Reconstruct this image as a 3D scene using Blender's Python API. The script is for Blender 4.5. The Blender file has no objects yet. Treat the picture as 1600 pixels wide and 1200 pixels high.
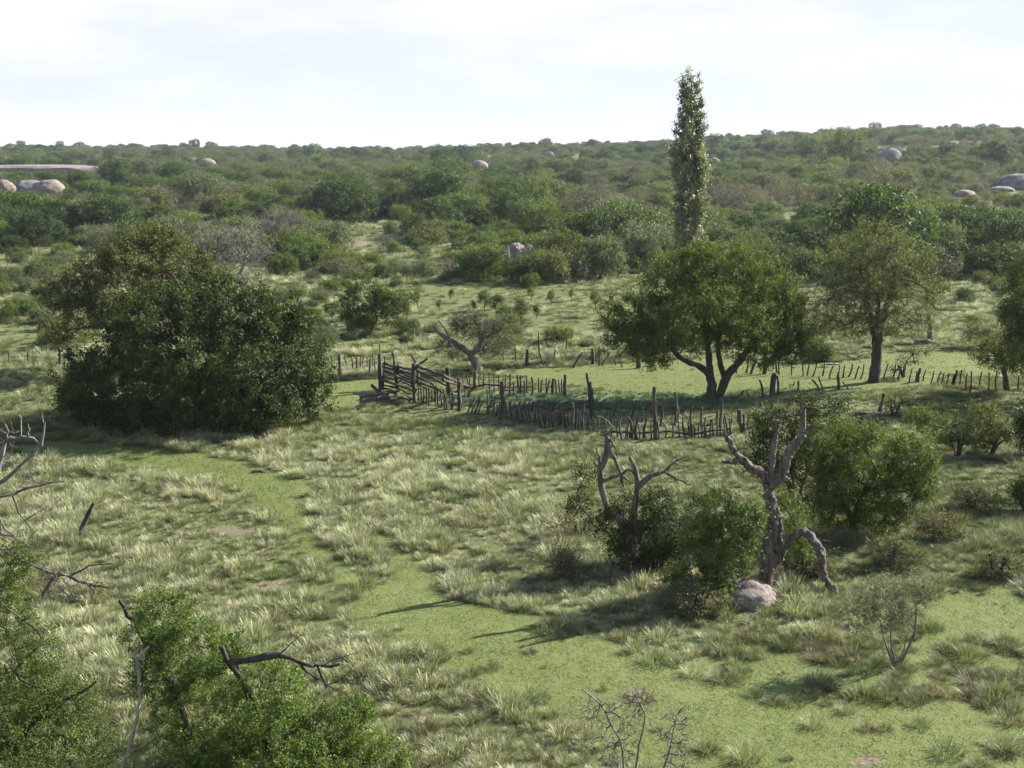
import bpy, math
import numpy as np
from mathutils import Vector, noise as mnoise
R = math.radians
scene = bpy.context.scene
C = scene.collection
rng = np.random.default_rng(7)

# ---------------------------------------------------------------- camera, sky, sun, exposure
F = 1950.0            # focal length in photo pixels (photo 1600 wide)
CAMZ = 10.0
PITCH = math.atan((600 - 235) / F)
cam_d = bpy.data.cameras.new("camera"); cam = bpy.data.objects.new("camera", cam_d); C.objects.link(cam)
cam_d.sensor_width = 36.0; cam_d.lens = 36.0 * F / 1600
cam_d.clip_start = 0.3; cam_d.clip_end = 9000
cam.location = (0, 0, CAMZ); cam.rotation_euler = (math.pi / 2 - PITCH, 0, 0)
scene.camera = cam

SUN_EL, SUN_DIR = 30.0, (0.87, 0.49)          # towards the sun (x right, y away)
az = math.atan2(SUN_DIR[0], SUN_DIR[1])        # clockwise from +y
w = bpy.data.worlds.new("World"); scene.world = w; w.use_nodes = True
nt = w.node_tree; nt.nodes.clear()
def N(t, ty, **kw):
    n = t.nodes.new(ty)
    for k, v in kw.items(): setattr(n, k, v)
    return n
sky = N(nt, 'ShaderNodeTexSky', sky_type='NISHITA', sun_disc=False)
sky.sun_elevation = R(SUN_EL); sky.sun_rotation = az; sky.air_density = 1.0; sky.dust_density = 1.2; sky.altitude = 700
bg1 = N(nt, 'ShaderNodeBackground'); bg1.inputs[1].default_value = 0.085
bg2 = N(nt, 'ShaderNodeBackground'); bg2.inputs[1].default_value = 0.325
nt.links.new(sky.outputs[0], bg1.inputs[0])
tc = N(nt, 'ShaderNodeTexCoord')
sep = N(nt, 'ShaderNodeSeparateXYZ'); nt.links.new(tc.outputs['Generated'], sep.inputs[0])
mp = N(nt, 'ShaderNodeMapping'); mp.inputs['Scale'].default_value = (2.2, 2.2, 9.0); mp.inputs['Location'].default_value = (3.1, 0.4, 0.0)
nt.links.new(tc.outputs['Generated'], mp.inputs[0])
cn = N(nt, 'ShaderNodeTexNoise'); cn.inputs['Scale'].default_value = 2.2; cn.inputs['Detail'].default_value = 7; cn.inputs['Roughness'].default_value = 0.52
nt.links.new(mp.outputs[0], cn.inputs['Vector'])
cr = N(nt, 'ShaderNodeMapRange'); cr.inputs[1].default_value = 0.36; cr.inputs[2].default_value = 0.64; nt.links.new(cn.outputs[0], cr.inputs[0])
lo = N(nt, 'ShaderNodeMapRange'); lo.inputs[1].default_value = 0.005; lo.inputs[2].default_value = 0.09   # thin clear belt over the horizon
lo.inputs[3].default_value = 0.35; lo.inputs[4].default_value = 1.0; nt.links.new(sep.outputs[2], lo.inputs[0])
hi = N(nt, 'ShaderNodeMapRange'); hi.inputs[1].default_value = 0.16; hi.inputs[2].default_value = 0.40
hi.inputs[3].default_value = 1.0; hi.inputs[4].default_value = 0.12; nt.links.new(sep.outputs[2], hi.inputs[0])
m1 = N(nt, 'ShaderNodeMath', operation='MULTIPLY'); nt.links.new(cr.outputs[0], m1.inputs[0]); nt.links.new(lo.outputs[0], m1.inputs[1])
cm_ = N(nt, 'ShaderNodeMix', data_type='RGBA'); cm_.inputs[6].default_value = (0.80, 0.87, 0.98, 1); cm_.inputs[7].default_value = (1.07, 1.04, 1.10, 1)
nt.links.new(m1.outputs[0], cm_.inputs[0]); nt.links.new(cm_.outputs[2], bg2.inputs[0]); m2 = hi
mx = N(nt, 'ShaderNodeMixShader'); wo = N(nt, 'ShaderNodeOutputWorld')
nt.links.new(m2.outputs[0], mx.inputs[0]); nt.links.new(bg1.outputs[0], mx.inputs[1]); nt.links.new(bg2.outputs[0], mx.inputs[2])
nt.links.new(mx.outputs[0], wo.inputs[0])

sd = bpy.data.lights.new("sun", 'SUN'); sd.energy = 5.0; sd.angle = R(0.5); sd.color = (1.0, 0.945, 0.85)
so = bpy.data.objects.new("sun", sd); C.objects.link(so)
e = R(SUN_EL); dv = Vector((math.cos(e) * math.sin(az), math.cos(e) * math.cos(az), math.sin(e)))
so.rotation_euler = dv.to_track_quat('Z', 'Y').to_euler(); so.location = dv * 100

scene.view_settings.view_transform = 'Standard'; scene.view_settings.look = 'None'
scene.view_settings.exposure = 1.65; scene.view_settings.gamma = 1.0
scene.cycles.use_denoising = True
scene.cycles.max_bounces = 6; scene.cycles.diffuse_bounces = 3; scene.cycles.transmission_bounces = 4
scene.cycles.volume_bounces = 0; scene.cycles.sample_clamp_indirect = 4

# ---------------------------------------------------------------- pixel <-> place
sp_, cp_ = math.sin(PITCH), math.cos(PITCH)
def ray(px, py):
    cx = (px - 800) / F; cy = (600 - py) / F
    return np.array([cx, cp_ + cy * sp_, -sp_ + cy * cp_])
def at(px, py, Y):
    d = ray(px, py); t = Y / d[1]
    return np.array([t * d[0], Y, CAMZ + t * d[2]])
def proj(x, y, z):
    dz = z - CAMZ
    dep = y * cp_ - dz * sp_
    up = y * sp_ + dz * cp_
    dep = np.where(dep < 0.1, 0.1, dep)
    return 800 + F * x / dep, 600 - F * up / dep
def ss(a, b, x):
    t = np.clip((x - a) / (b - a), 0, 1); return t * t * (3 - 2 * t)
def vnoise(x, y, seed=0):
    x = np.asarray(x, float); y = np.asarray(y, float)
    xi = np.floor(x).astype(np.int64); yi = np.floor(y).astype(np.int64); fx = x - xi; fy = y - yi
    fx = fx * fx * (3 - 2 * fx); fy = fy * fy * (3 - 2 * fy)
    def hsh(a, b):
        n = (a * 374761393 + b * 668265263 + seed * 1442695041) & 0xffffffff
        n = ((n ^ (n >> 13)) * 1274126177) & 0xffffffff
        return ((n ^ (n >> 16)) & 0xffff) / 65535.0
    a = hsh(xi, yi); b = hsh(xi + 1, yi); c = hsh(xi, yi + 1); d = hsh(xi + 1, yi + 1)
    return (a * (1 - fx) + b * fx) * (1 - fy) + (c * (1 - fx) + d * fx) * fy
def fbm(x, y, seed=0, o=4):
    s = 0; a = 0.5; t = 0
    for i in range(o):
        s = s + a * vnoise(x, y, seed + i); t += a; a *= 0.5; x = x * 2.03 + 5.1; y = y * 2.03 + 1.7
    return s / t
def H(x, y):
    x = np.asarray(x, float); y = np.asarray(y, float)
    h = 0.16 * (fbm(x / 3.0, y / 3.0, 3, 3) - 0.5) + 0.5 * (fbm(x / 17.0, y / 17.0, 9, 2) - 0.5) * ss(8, 40, y)
    h = h + 9.0 * np.clip((y - 120) / 580, 0, 1) ** 1.05
    h = h + 9.5 * ss(-30, 230, x) * ss(150, 470, y)
    h = h + 5.0 * (fbm(x / 110.0, y / 110.0, 21, 3) - 0.5) * ss(170, 420, y)
    h = h - 0.012 * np.clip(y - 760, 0, 1500)
    return h
def gnd(px, py):
    d = ray(px, py); ts = np.concatenate([np.arange(8, 200, 0.15), np.arange(200, 1500, 1.5)]) / d[1]
    X = ts * d[0]; Y = ts * d[1]; Z = CAMZ + ts * d[2]
    k = np.argmax(Z < H(X, Y))
    if k == 0: k = len(ts) - 1
    return np.array([X[k], Y[k], float(H(X[k], Y[k]))])
def inpoly(px, py, poly):
    px = np.asarray(px, float); py = np.asarray(py, float); r = np.zeros(px.shape, bool)
    n = len(poly)
    for i in range(n):
        x1, y1 = poly[i]; x2, y2 = poly[(i + 1) % n]
        if y1 == y2: continue
        c = ((y1 > py) != (y2 > py)) & (px < (x2 - x1) * (py - y1) / (y2 - y1) + x1)
        r ^= c
    return r

# ---------------------------------------------------------------- object helpers
def link(name, me, parent=None, loc=None):
    o = bpy.data.objects.new(name, me); C.objects.link(o)
    if parent: o.parent = parent
    if loc is not None: o.location = [float(v) for v in loc]
    return o
def tag(o, label, cat=None, group=None, kind=None):
    if label: o['label'] = label
    if cat: o['category'] = cat
    if group: o['group'] = group
    if kind: o['kind'] = kind
    return o
def thing(name, label, cat, loc, group=None):
    return tag(link(name, None, None, loc), label, cat, group)
class MB:
    """collects quads / tris with a material index and two point attributes"""
    def __init__(s): s.v = []; s.q = []; s.t3 = []; s.qm = []; s.tm = []; s.t = []; s.r = []; s.n = 0
    def add(s, v, q=None, t3=None, m=0, t=None, r=None):
        v = np.asarray(v, float).reshape(-1, 3); k = len(v)
        if q is not None and len(q): q = np.asarray(q, int).reshape(-1, 4); s.q.append(q + s.n); s.qm.append(np.full(len(q), m))
        if t3 is not None and len(t3): t3 = np.asarray(t3, int).reshape(-1, 3); s.t3.append(t3 + s.n); s.tm.append(np.full(len(t3), m))
        s.v.append(v); s.t.append(np.zeros(k) if t is None else np.broadcast_to(t, (k,))); s.r.append(np.zeros(k) if r is None else np.broadcast_to(r, (k,)))
        s.n += k
    def mesh(s, name, mats, smooth=False):
        me = bpy.data.meshes.new(name)
        v = np.concatenate(s.v)
        q = np.concatenate(s.q) if s.q else np.zeros((0, 4), int); t3 = np.concatenate(s.t3) if s.t3 else np.zeros((0, 3), int)
        me.vertices.add(len(v)); me.vertices.foreach_set('co', v.astype(np.float32).ravel())
        li = np.concatenate([q.ravel(), t3.ravel()]).astype(np.int32)
        me.loops.add(len(li)); me.loops.foreach_set('vertex_index', li)
        nf = len(q) + len(t3); me.polygons.add(nf)
        st = np.concatenate([np.arange(len(q)) * 4, len(q) * 4 + np.arange(len(t3)) * 3]).astype(np.int32)
        me.polygons.foreach_set('loop_start', st)
        mi = np.concatenate((s.qm if s.qm else []) + (s.tm if s.tm else [])).astype(np.int32)
        me.polygons.foreach_set('material_index', mi)
        if smooth: me.polygons.foreach_set('use_smooth', np.ones(nf, bool))
        for nm, arr in (('t', s.t), ('rnd', s.r)):
            a = me.attributes.new(nm, 'FLOAT', 'POINT'); a.data.foreach_set('value', np.concatenate(arr).astype(np.float32))
        for m in (mats if isinstance(mats, (list, tuple)) else [mats]): me.materials.append(m)
        me.update(calc_edges=True)
        return me
def nrm(v): return v / (np.linalg.norm(v, axis=-1, keepdims=True) + 1e-9)

# ---------------------------------------------------------------- materials
def mat(name):
    m = bpy.data.materials.new(name); m.use_nodes = True; t = m.node_tree; t.nodes.clear()
    return m, t, N(t, 'ShaderNodeOutputMaterial')
def ramp(t, stops, fac):
    r = N(t, 'ShaderNodeValToRGB'); el = r.color_ramp.elements
    while len(el) > 1: el.remove(el[0])
    el[0].position = stops[0][0]; el[0].color = (*stops[0][1], 1)
    for p, c in stops[1:]:
        x = el.new(p); x.color = (*c, 1)
    t.links.new(fac, r.inputs[0]); return r
def attr(t, n): 
    a = N(t, 'ShaderNodeAttribute'); a.attribute_name = n; return a
def mixc(t, f, a, b, bt='MIX'):
    m = N(t, 'ShaderNodeMix', data_type='RGBA', blend_type=bt)
    for s, v in ((0, f), (6, a), (7, b)):
        if isinstance(v, (int, float)): m.inputs[s].default_value = v
        elif isinstance(v, tuple): m.inputs[s].default_value = (*v, 1)
        else: t.links.new(v, m.inputs[s])
    return m.outputs[2]
def wnoise(t, scale, detail=3, rough=0.5, coord='pos', sc=None):
    if coord == 'pos': g = N(t, 'ShaderNodeNewGeometry').outputs['Position']
    else: g = N(t, 'ShaderNodeTexCoord').outputs['Object']
    if sc:
        mm = N(t, 'ShaderNodeMapping'); mm.inputs['Scale'].default_value = sc; t.links.new(g, mm.inputs[0]); g = mm.outputs[0]
    n = N(t, 'ShaderNodeTexNoise'); n.inputs['Scale'].default_value = scale; n.inputs['Detail'].default_value = detail; n.inputs['Roughness'].default_value = rough
    t.links.new(g, n.inputs['Vector']); return n.outputs[0]
def leaf_shader(t, out, col, trans=0.35, rough=0.5, spec=0.35, tt=(1.25, 1.2, 0.55)):
    p = N(t, 'ShaderNodeBsdfPrincipled'); p.inputs['Roughness'].default_value = rough; p.inputs['Specular IOR Level'].default_value = spec
    t.links.new(col, p.inputs['Base Color'])
    tr = N(t, 'ShaderNodeBsdfTranslucent')
    c2 = mixc(t, 1.0, col, tt, 'MULTIPLY'); t.links.new(c2, tr.inputs[0])
    mx = N(t, 'ShaderNodeMixShader'); mx.inputs[0].default_value = trans
    t.links.new(p.outputs[0], mx.inputs[1]); t.links.new(tr.outputs[0], mx.inputs[2]); t.links.new(mx.outputs[0], out.inputs[0])
def leafmat(name, a, b, c=None, trans=0.29, rough=0.62, spec=0.18, nscale=0.9):
    m, t, out = mat(name)
    c = c or tuple(0.5 * (x + y) for x, y in zip(a, b))
    f = attr(t, 'rnd').outputs['Fac']
    col = ramp(t, [(0.0, a), (0.55, c), (1.0, b)], f).outputs[0]
    n = wnoise(t, nscale, 2)
    n2 = N(t, 'ShaderNodeMapRange'); n2.inputs[1].default_value = 0.3; n2.inputs[2].default_value = 0.7; n2.inputs[3].default_value = 0.72; n2.inputs[4].default_value = 1.3
    t.links.new(n, n2.inputs[0])
    oi = N(t, 'ShaderNodeObjectInfo')
    ob = N(t, 'ShaderNodeMapRange'); ob.inputs[3].default_value = 0.82; ob.inputs[4].default_value = 1.22; t.links.new(oi.outputs['Random'], ob.inputs[0])
    k = N(t, 'ShaderNodeMath', operation='MULTIPLY'); t.links.new(n2.outputs[0], k.inputs[0]); t.links.new(ob.outputs[0], k.inputs[1])
    vm = N(t, 'ShaderNodeVectorMath', operation='SCALE'); t.links.new(col, vm.inputs[0]); t.links.new(k.outputs[0], vm.inputs['Scale'])
    leaf_shader(t, out, vm.outputs[0], trans, rough, spec); return m
L_deep = leafmat('leaf_deep_green', (0.012, 0.023, 0.006), (0.054, 0.082, 0.014), trans=.24)
L_mid = leafmat('leaf_mid_green', (0.030, 0.052, 0.012), (0.105, 0.148, 0.030))
L_bright = leafmat('leaf_fresh_green', (0.038, 0.068, 0.013), (0.125, 0.178, 0.034))
L_olive = leafmat('leaf_olive_green', (0.058, 0.072, 0.022), (0.155, 0.170, 0.050))
L_grey = leafmat('leaf_grey_green', (0.066, 0.088, 0.040), (0.165, 0.190, 0.088), trans=.4)
L_pop = leafmat('leaf_poplar', (0.085, 0.108, 0.052), (0.30, 0.33, 0.21), rough=0.5, spec=0.3, trans=0.25)
L_tree = leafmat('leaf_shade_tree', (0.034, 0.060, 0.011), (0.135, 0.185, 0.030), trans=.38)
L_open = leafmat('leaf_open_tree', (0.052, 0.074, 0.024), (0.160, 0.185, 0.062), trans=.35)
L_dusty = leafmat('leaf_dusty_brown_green', (0.080, 0.086, 0.046), (0.175, 0.185, 0.095), trans=.4)
def barkmat(name, dark, light, scale=9, sc=(1, 1, 0.25), rough=0.9):
    m, t, out = mat(name)
    n = wnoise(t, scale, 5, 0.65, 'obj', sc)
    col = ramp(t, [(0.32, dark), (0.68, light)], n).outputs[0]
    n2 = wnoise(t, 1.7, 3, 0.6, 'obj')
    col = mixc(t, n2, col, mixc(t, 0.5, col, dark), 'MIX')
    p = N(t, 'ShaderNodeBsdfPrincipled'); p.inputs['Roughness'].default_value = rough; p.inputs['Specular IOR Level'].default_value = 0.2
    t.links.new(col, p.inputs['Base Color'])
    b = N(t, 'ShaderNodeBump'); b.inputs['Strength'].default_value = 0.9; b.inputs['Distance'].default_value = 0.03
    t.links.new(n, b.inputs['Height']); t.links.new(b.outputs[0], p.inputs['Normal']); t.links.new(p.outputs[0], out.inputs[0]); return m
B_brown = barkmat('bark_brown', (0.030, 0.024, 0.020), (0.11, 0.092, 0.075))
B_grey = barkmat('bark_grey', (0.085, 0.075, 0.068), (0.27, 0.24, 0.215))
B_dead = barkmat('weathered_dead_wood', (0.035, 0.027, 0.023), (0.25, 0.205, 0.175), 8, (1.6, 1.6, .22))
B_pale = barkmat('bleached_wood', (0.20, 0.18, 0.155), (0.48, 0.45, 0.40))
B_post = barkmat('fence_wood', (0.026, 0.021, 0.018), (0.14, 0.12, 0.105), 6)

def grassmat(name, base, mid, tip, trans=0.30, pale=(0.36, 0.36, 0.20), pf=0.45, wn=0.25):
    m, t, out = mat(name)
    f = attr(t, 't').outputs['Fac']
    col = ramp(t, [(0.0, base), (0.35, tuple(0.5 * (x + y) for x, y in zip(base, mid))), (0.62, mid), (1.0, tip)], f).outputs[0]
    n = wnoise(t, wn, 3, 0.6)
    mr = N(t, 'ShaderNodeMapRange'); mr.inputs[1].default_value = 0.42; mr.inputs[2].default_value = 0.66; mr.inputs[4].default_value = pf; t.links.new(n, mr.inputs[0])
    mm = N(t, 'ShaderNodeMath', operation='MULTIPLY'); t.links.new(mr.outputs[0], mm.inputs[0]); t.links.new(f, mm.inputs[1])
    col = mixc(t, mm.outputs[0], col, pale)
    oi = N(t, 'ShaderNodeObjectInfo')
    hv = ramp(t, [(0.0, (0.78, 0.80, 0.75)), (0.35, (1.0, 0.98, 0.92)), (0.6, (0.92, 1.06, 0.85)), (0.8, (1.12, 1.04, 0.95)), (1.0, (1.25, 1.20, 1.1))], oi.outputs['Random']).outputs[0]
    col = mixc(t, 1.0, col, hv, 'MULTIPLY')
    r = attr(t, 'rnd').outputs['Fac']
    rv = ramp(t, [(0.0, (0.72, 0.72, 0.72)), (1.0, (1.3, 1.27, 1.2))], r).outputs[0]
    col = mixc(t, 1.0, col, rv, 'MULTIPLY')
    leaf_shader(t, out, col, trans, 0.55, 0.25, (1.05, 1.08, 0.8)); return m
G_green = grassmat('grass_green', (0.060, 0.070, 0.028), (0.148, 0.188, 0.068), (0.280, 0.315, 0.168), pale=(0.44, 0.44, 0.30))
G_pale = grassmat('grass_pale_plumes', (0.085, 0.090, 0.045), (0.215, 0.240, 0.120), (0.53, 0.53, 0.41), pale=(0.61, 0.60, 0.48), pf=0.6)
G_brown = grassmat('grass_brown_tussock', (0.060, 0.048, 0.030), (0.150, 0.145, 0.078), (0.300, 0.285, 0.180), pale=(0.36, 0.34, 0.23))
G_greyg = grassmat('grass_grey_green', (0.052, 0.062, 0.032), (0.140, 0.168, 0.080), (0.265, 0.285, 0.170), pale=(0.40, 0.40, 0.29))
G_teal = grassmat('herb_blue_green', (0.035, 0.065, 0.048), (0.105, 0.185, 0.120), (0.200, 0.275, 0.185), pf=0.1)
G_short = grassmat('short_turf', (0.080, 0.104, 0.028), (0.118, 0.150, 0.042), (0.165, 0.196, 0.065), pale=(0.22, 0.225, 0.10), pf=0.5, wn=0.6, trans=.55)

def rockmat(name, a, b, dark):
    m, t, out = mat(name)
    n = wnoise(t, 1.3, 6, 0.65, 'obj'); n2 = wnoise(t, 14, 4, 0.7, 'obj')
    col = ramp(t, [(0.35, a), (0.65, b)], n).outputs[0]
    sp = ramp(t, [(0.36, dark), (0.46, (1, 1, 1)), (0.62, (1, 1, 1)), (0.72, (1.25, 1.22, 1.2))], n2).outputs[0]
    col = mixc(t, 0.8, col, sp, 'MULTIPLY')
    p = N(t, 'ShaderNodeBsdfPrincipled'); p.inputs['Roughness'].default_value = 0.9; t.links.new(col, p.inputs['Base Color'])
    b_ = N(t, 'ShaderNodeBump'); b_.inputs['Strength'].default_value = 0.8; b_.inputs['Distance'].default_value = 0.05
    t.links.new(n2, b_.inputs['Height']); t.links.new(b_.outputs[0], p.inputs['Normal']); t.links.new(p.outputs[0], out.inputs[0]); return m
K_pink = rockmat('granite_pinkish', (0.115, 0.095, 0.083), (0.25, 0.205, 0.175), (0.40, 0.37, 0.37))
K_grey = rockmat('granite_grey', (0.09, 0.085, 0.082), (0.19, 0.175, 0.165), (0.5, 0.5, 0.48))

def n4_pre(t): return wnoise(t, 7.0, 5, 0.8)
def groundmat():
    m, t, out = mat('meadow_ground')
    lawn = attr(t, 't').outputs['Fac']; soil = attr(t, 'rnd').outputs['Fac']
    n1 = wnoise(t, 0.9, 5, 0.65); n2 = wnoise(t, 9, 4, 0.7); n3 = wnoise(t, 0.12, 3, 0.5)
    rough_c = ramp(t, [(0.3, (0.055, 0.065, 0.028)), (0.5, (0.095, 0.110, 0.042)), (0.7, (0.150, 0.155, 0.075))], n1).outputs[0]
    lawn_c = ramp(t, [(0.3, (0.075, 0.095, 0.026)), (0.5, (0.105, 0.130, 0.038)), (0.72, (0.140, 0.158, 0.058))], n2).outputs[0]
    lawn_c = mixc(t, n3, lawn_c, (0.128, 0.145, 0.052))
    n4 = wnoise(t, 2.6, 5, 0.7); dk = N(t, 'ShaderNodeMapRange'); dk.inputs[1].default_value = 0.50; dk.inputs[2].default_value = 0.66; dk.inputs[4].default_value = 0.6; t.links.new(n4, dk.inputs[0])
    lawn_c = mixc(t, dk.outputs[0], lawn_c, (0.075, 0.108, 0.028))
    n5 = wnoise(t, 5.0, 4, 0.75); sp2 = N(t, 'ShaderNodeMapRange'); sp2.inputs[1].default_value = 0.60; sp2.inputs[2].default_value = 0.70; sp2.inputs[4].default_value = 0.55; t.links.new(n5, sp2.inputs[0])
    lawn_c = mixc(t, sp2.outputs[0], lawn_c, (0.17, 0.145, 0.085))
    pb = N(t, 'ShaderNodeMapRange'); pb.inputs[1].default_value = 0.57; pb.inputs[2].default_value = 0.72; pb.inputs[4].default_value = 0.55; t.links.new(n1, pb.inputs[0])
    lawn_c = mixc(t, pb.outputs[0], lawn_c, (0.16, 0.14, 0.075))
    soil_c = ramp(t, [(0.35, (0.075, 0.062, 0.040)), (0.5, (0.145, 0.120, 0.080)), (0.68, (0.26, 0.225, 0.16))], wnoise(t, 16, 5, 0.75)).outputs[0]
    sadd = N(t, 'ShaderNodeMath', operation='ADD'); t.links.new(soil, sadd.inputs[0]); t.links.new(n4_pre(t), sadd.inputs[1])
    sr = N(t, 'ShaderNodeMapRange'); sr.inputs[1].default_value = 0.98; sr.inputs[2].default_value = 1.12; t.links.new(sadd.outputs[0], sr.inputs[0]); soil = sr.outputs[0]
    col = mixc(t, lawn, rough_c, lawn_c); col = mixc(t, soil, col, soil_c)
    p = N(t, 'ShaderNodeBsdfPrincipled'); p.inputs['Roughness'].default_value = 0.95; p.inputs['Specular IOR Level'].default_value = 0.1
    t.links.new(col, p.inputs['Base Color'])
    b = N(t, 'ShaderNodeBump'); b.inputs['Strength'].default_value = 0.7; b.inputs['Distance'].default_value = 0.06
    t.links.new(n2, b.inputs['Height']); t.links.new(b.outputs[0], p.inputs['Normal']); t.links.new(p.outputs[0], out.inputs[0]); return m
M_ground = groundmat()

# ---------------------------------------------------------------- where things lie (areas on the ground, traced in the photograph)
TRACK = [(555,990),(535,945),(512,905),(490,870),(462,832),(425,797),(375,768),(315,746),(230,730),(100,716),(40,706),(40,690),(130,690),(250,702),(360,718),(445,738),
         (510,768),(548,796),(585,826),(622,848),(665,888),(705,928),(755,944),(815,952),(865,982),(960,1000),(1005,1030),(1085,1060),(1185,1086),(1295,1112),
         (1400,1100),(1500,1108),(1700,1130),(1900,1400),(1300,1500),(1150,1290),(1070,1210),(960,1180),(895,1140),(840,1095),(780,1080),(690,1055),(690,1015),(615,1005)]
MEDIAN = [(488,770),(518,780),(556,808),(580,845),(612,882),(606,912),(566,912),(534,876),(506,828)]
ENCLOSE = [(905,572),(1100,560),(1300,566),(1440,548),(1600,552),(1900,560),(1900,600),(1600,590),(1480,585),(1460,600),(1320,615),(1300,625),(1150,622),(1100,618),(960,610),(830,592),(800,578)]
SIDE_LAWN = [(500,598),(590,592),(640,612),(560,640),(500,640),(470,650)]
TEAL = [(680,622),(800,617),(900,614),(1125,617),(1180,632),(1100,640),(900,642),(780,640),(690,634)]
HERB = [(1010,640),(1180,630),(1300,640),(1320,662),(1180,668),(1020,660)]
FENCEZ = [(585,600),(700,585),(1000,600),(1330,625),(1480,640),(1480,690),(1180,692),(960,692),(780,676),(640,655),(585,640)]
FIELD = [(540,452),(700,440),(940,446),(945,520),(880,522),(700,520),(560,500)]
FIELD_L = [(0,505),(100,520),(100,535),(0,530),(-200,520),(-200,500)]
MIXED = [(1140,985),(1260,1000),(1330,1010),(1440,960),(1500,880),(1620,880),(1900,900),(1900,1130),(1500,1115),(1290,1115),(1180,1090),(1060,1050)]
SPARSE_L = [(330,720),(470,760),(520,830),(560,950),(540,1000),(440,960),(340,850),(300,780)]
SOILS = [(360,828,42,9),(395,868,26,9),(420,915,26,10),(470,910,18,7),(512,975,28,6),(880,1130,30,8),(645,1040,16,8),(820,668,22,5),(905,635,18,4),
         (1360,1190,50,8),(565,378,34,8),(450,655,35,6),(1490,712,24,8),(250,1010,30,9),(590,850,9,20),(1195,740,10,5),(920,1135,22,8),(1320,985,22,7)]

def lawn_mask(x, y):
    px, py = proj(x, y, H(x, y))
    j = 0.55 * (fbm(x * 1.3, y * 1.3, 40, 3) - 0.5)
    jx = px + j * 60 * 18 / np.maximum(y, 10) * 1.6; jy = py + (fbm(x * 1.3 + 50, y * 1.3, 44, 3) - 0.5) * 24 * 18 / np.maximum(y, 10)
    ok = y > 10
    tr = (inpoly(jx, jy, TRACK) & ~inpoly(jx, jy, MEDIAN)) & ok
    en = (inpoly(px, py, ENCLOSE) | inpoly(px, py, SIDE_LAWN)) & ok
    fi = (inpoly(px, py, FIELD) | inpoly(px, py, FIELD_L)) & ok
    mi = (inpoly(jx, jy, MIXED)) & ok
    sl = inpoly(jx, jy, SPARSE_L) & ok
    return tr, en, fi, mi, sl, px, py
def soil_mask(x, y, px, py):
    s = np.zeros(np.shape(x))
    wob = (fbm(x * 2.2, y * 2.2, 70, 3) - 0.5) * 1.8
    for cx, cy, rx, ry in SOILS:
        d = ((px - cx) / rx) ** 2 + ((py - cy) / ry) ** 2
        s = np.maximum(s, np.clip(1.25 - d + wob, 0, 1) * (y > 10))
    return s

# ---------------------------------------------------------------- ground sheet and track
def axis(a, b, step, far, grow=1.13):
    mid = list(np.arange(a, b, step)); s = step; v = b; out = []
    while v < far: out.append(v); s *= grow; v += s
    out.append(far); return mid + out
ys = axis(-6, 118, 0.42, 5200, 1.10); ys = list(-np.array(axis(6.5, 12, 1.2, 500, 1.3)))[::-1] + ys
xr = axis(0, 56, 0.42, 3600, 1.12); xs = np.array(sorted(set([-v for v in xr[1:]] + xr)))
ys = np.array(ys)
GX, GY = np.meshgrid(xs, ys); GZ = H(GX, GY)
tr, en, fi, mi, sl, gpx, gpy = lawn_mask(GX, GY)
lawn = np.where(tr | en, 1.0, np.where(fi, 0.4, np.where(mi, 0.9, np.where(sl, 0.55, 0.0))))
hillp = ss(95, 130, GY) * 0.35
lawn = np.maximum(lawn, hillp * (GY > 60))
soil = soil_mask(GX, GY, gpx, gpy)
V = np.stack([GX, GY, GZ], -1).reshape(-1, 3); nx, ny = len(xs), len(ys)
i0 = (np.arange(ny - 1)[:, None] * nx + np.arange(nx - 1)[None, :])
Q = np.stack([i0, i0 + 1, i0 + nx + 1, i0 + nx], -1).reshape(-1, 4)
trk = (tr.astype(float)).reshape(-1)[Q].mean(1) > 0.5
for nm, sel in (('ground', ~trk), ('path', trk)):
    q = Q[sel]; used, inv = np.unique(q, return_inverse=True)
    mb = MB(); mb.add(V[used], inv.reshape(-1, 4), t=lawn.reshape(-1)[used], r=soil.reshape(-1)[used])
    o = link(nm, mb.mesh(nm, M_ground, True)); o['kind'] = 'structure'
    o['label'] = 'rolling meadow ground under the tall grass' if nm == 'ground' else 'short green grassy track curving through the tall grass'

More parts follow.
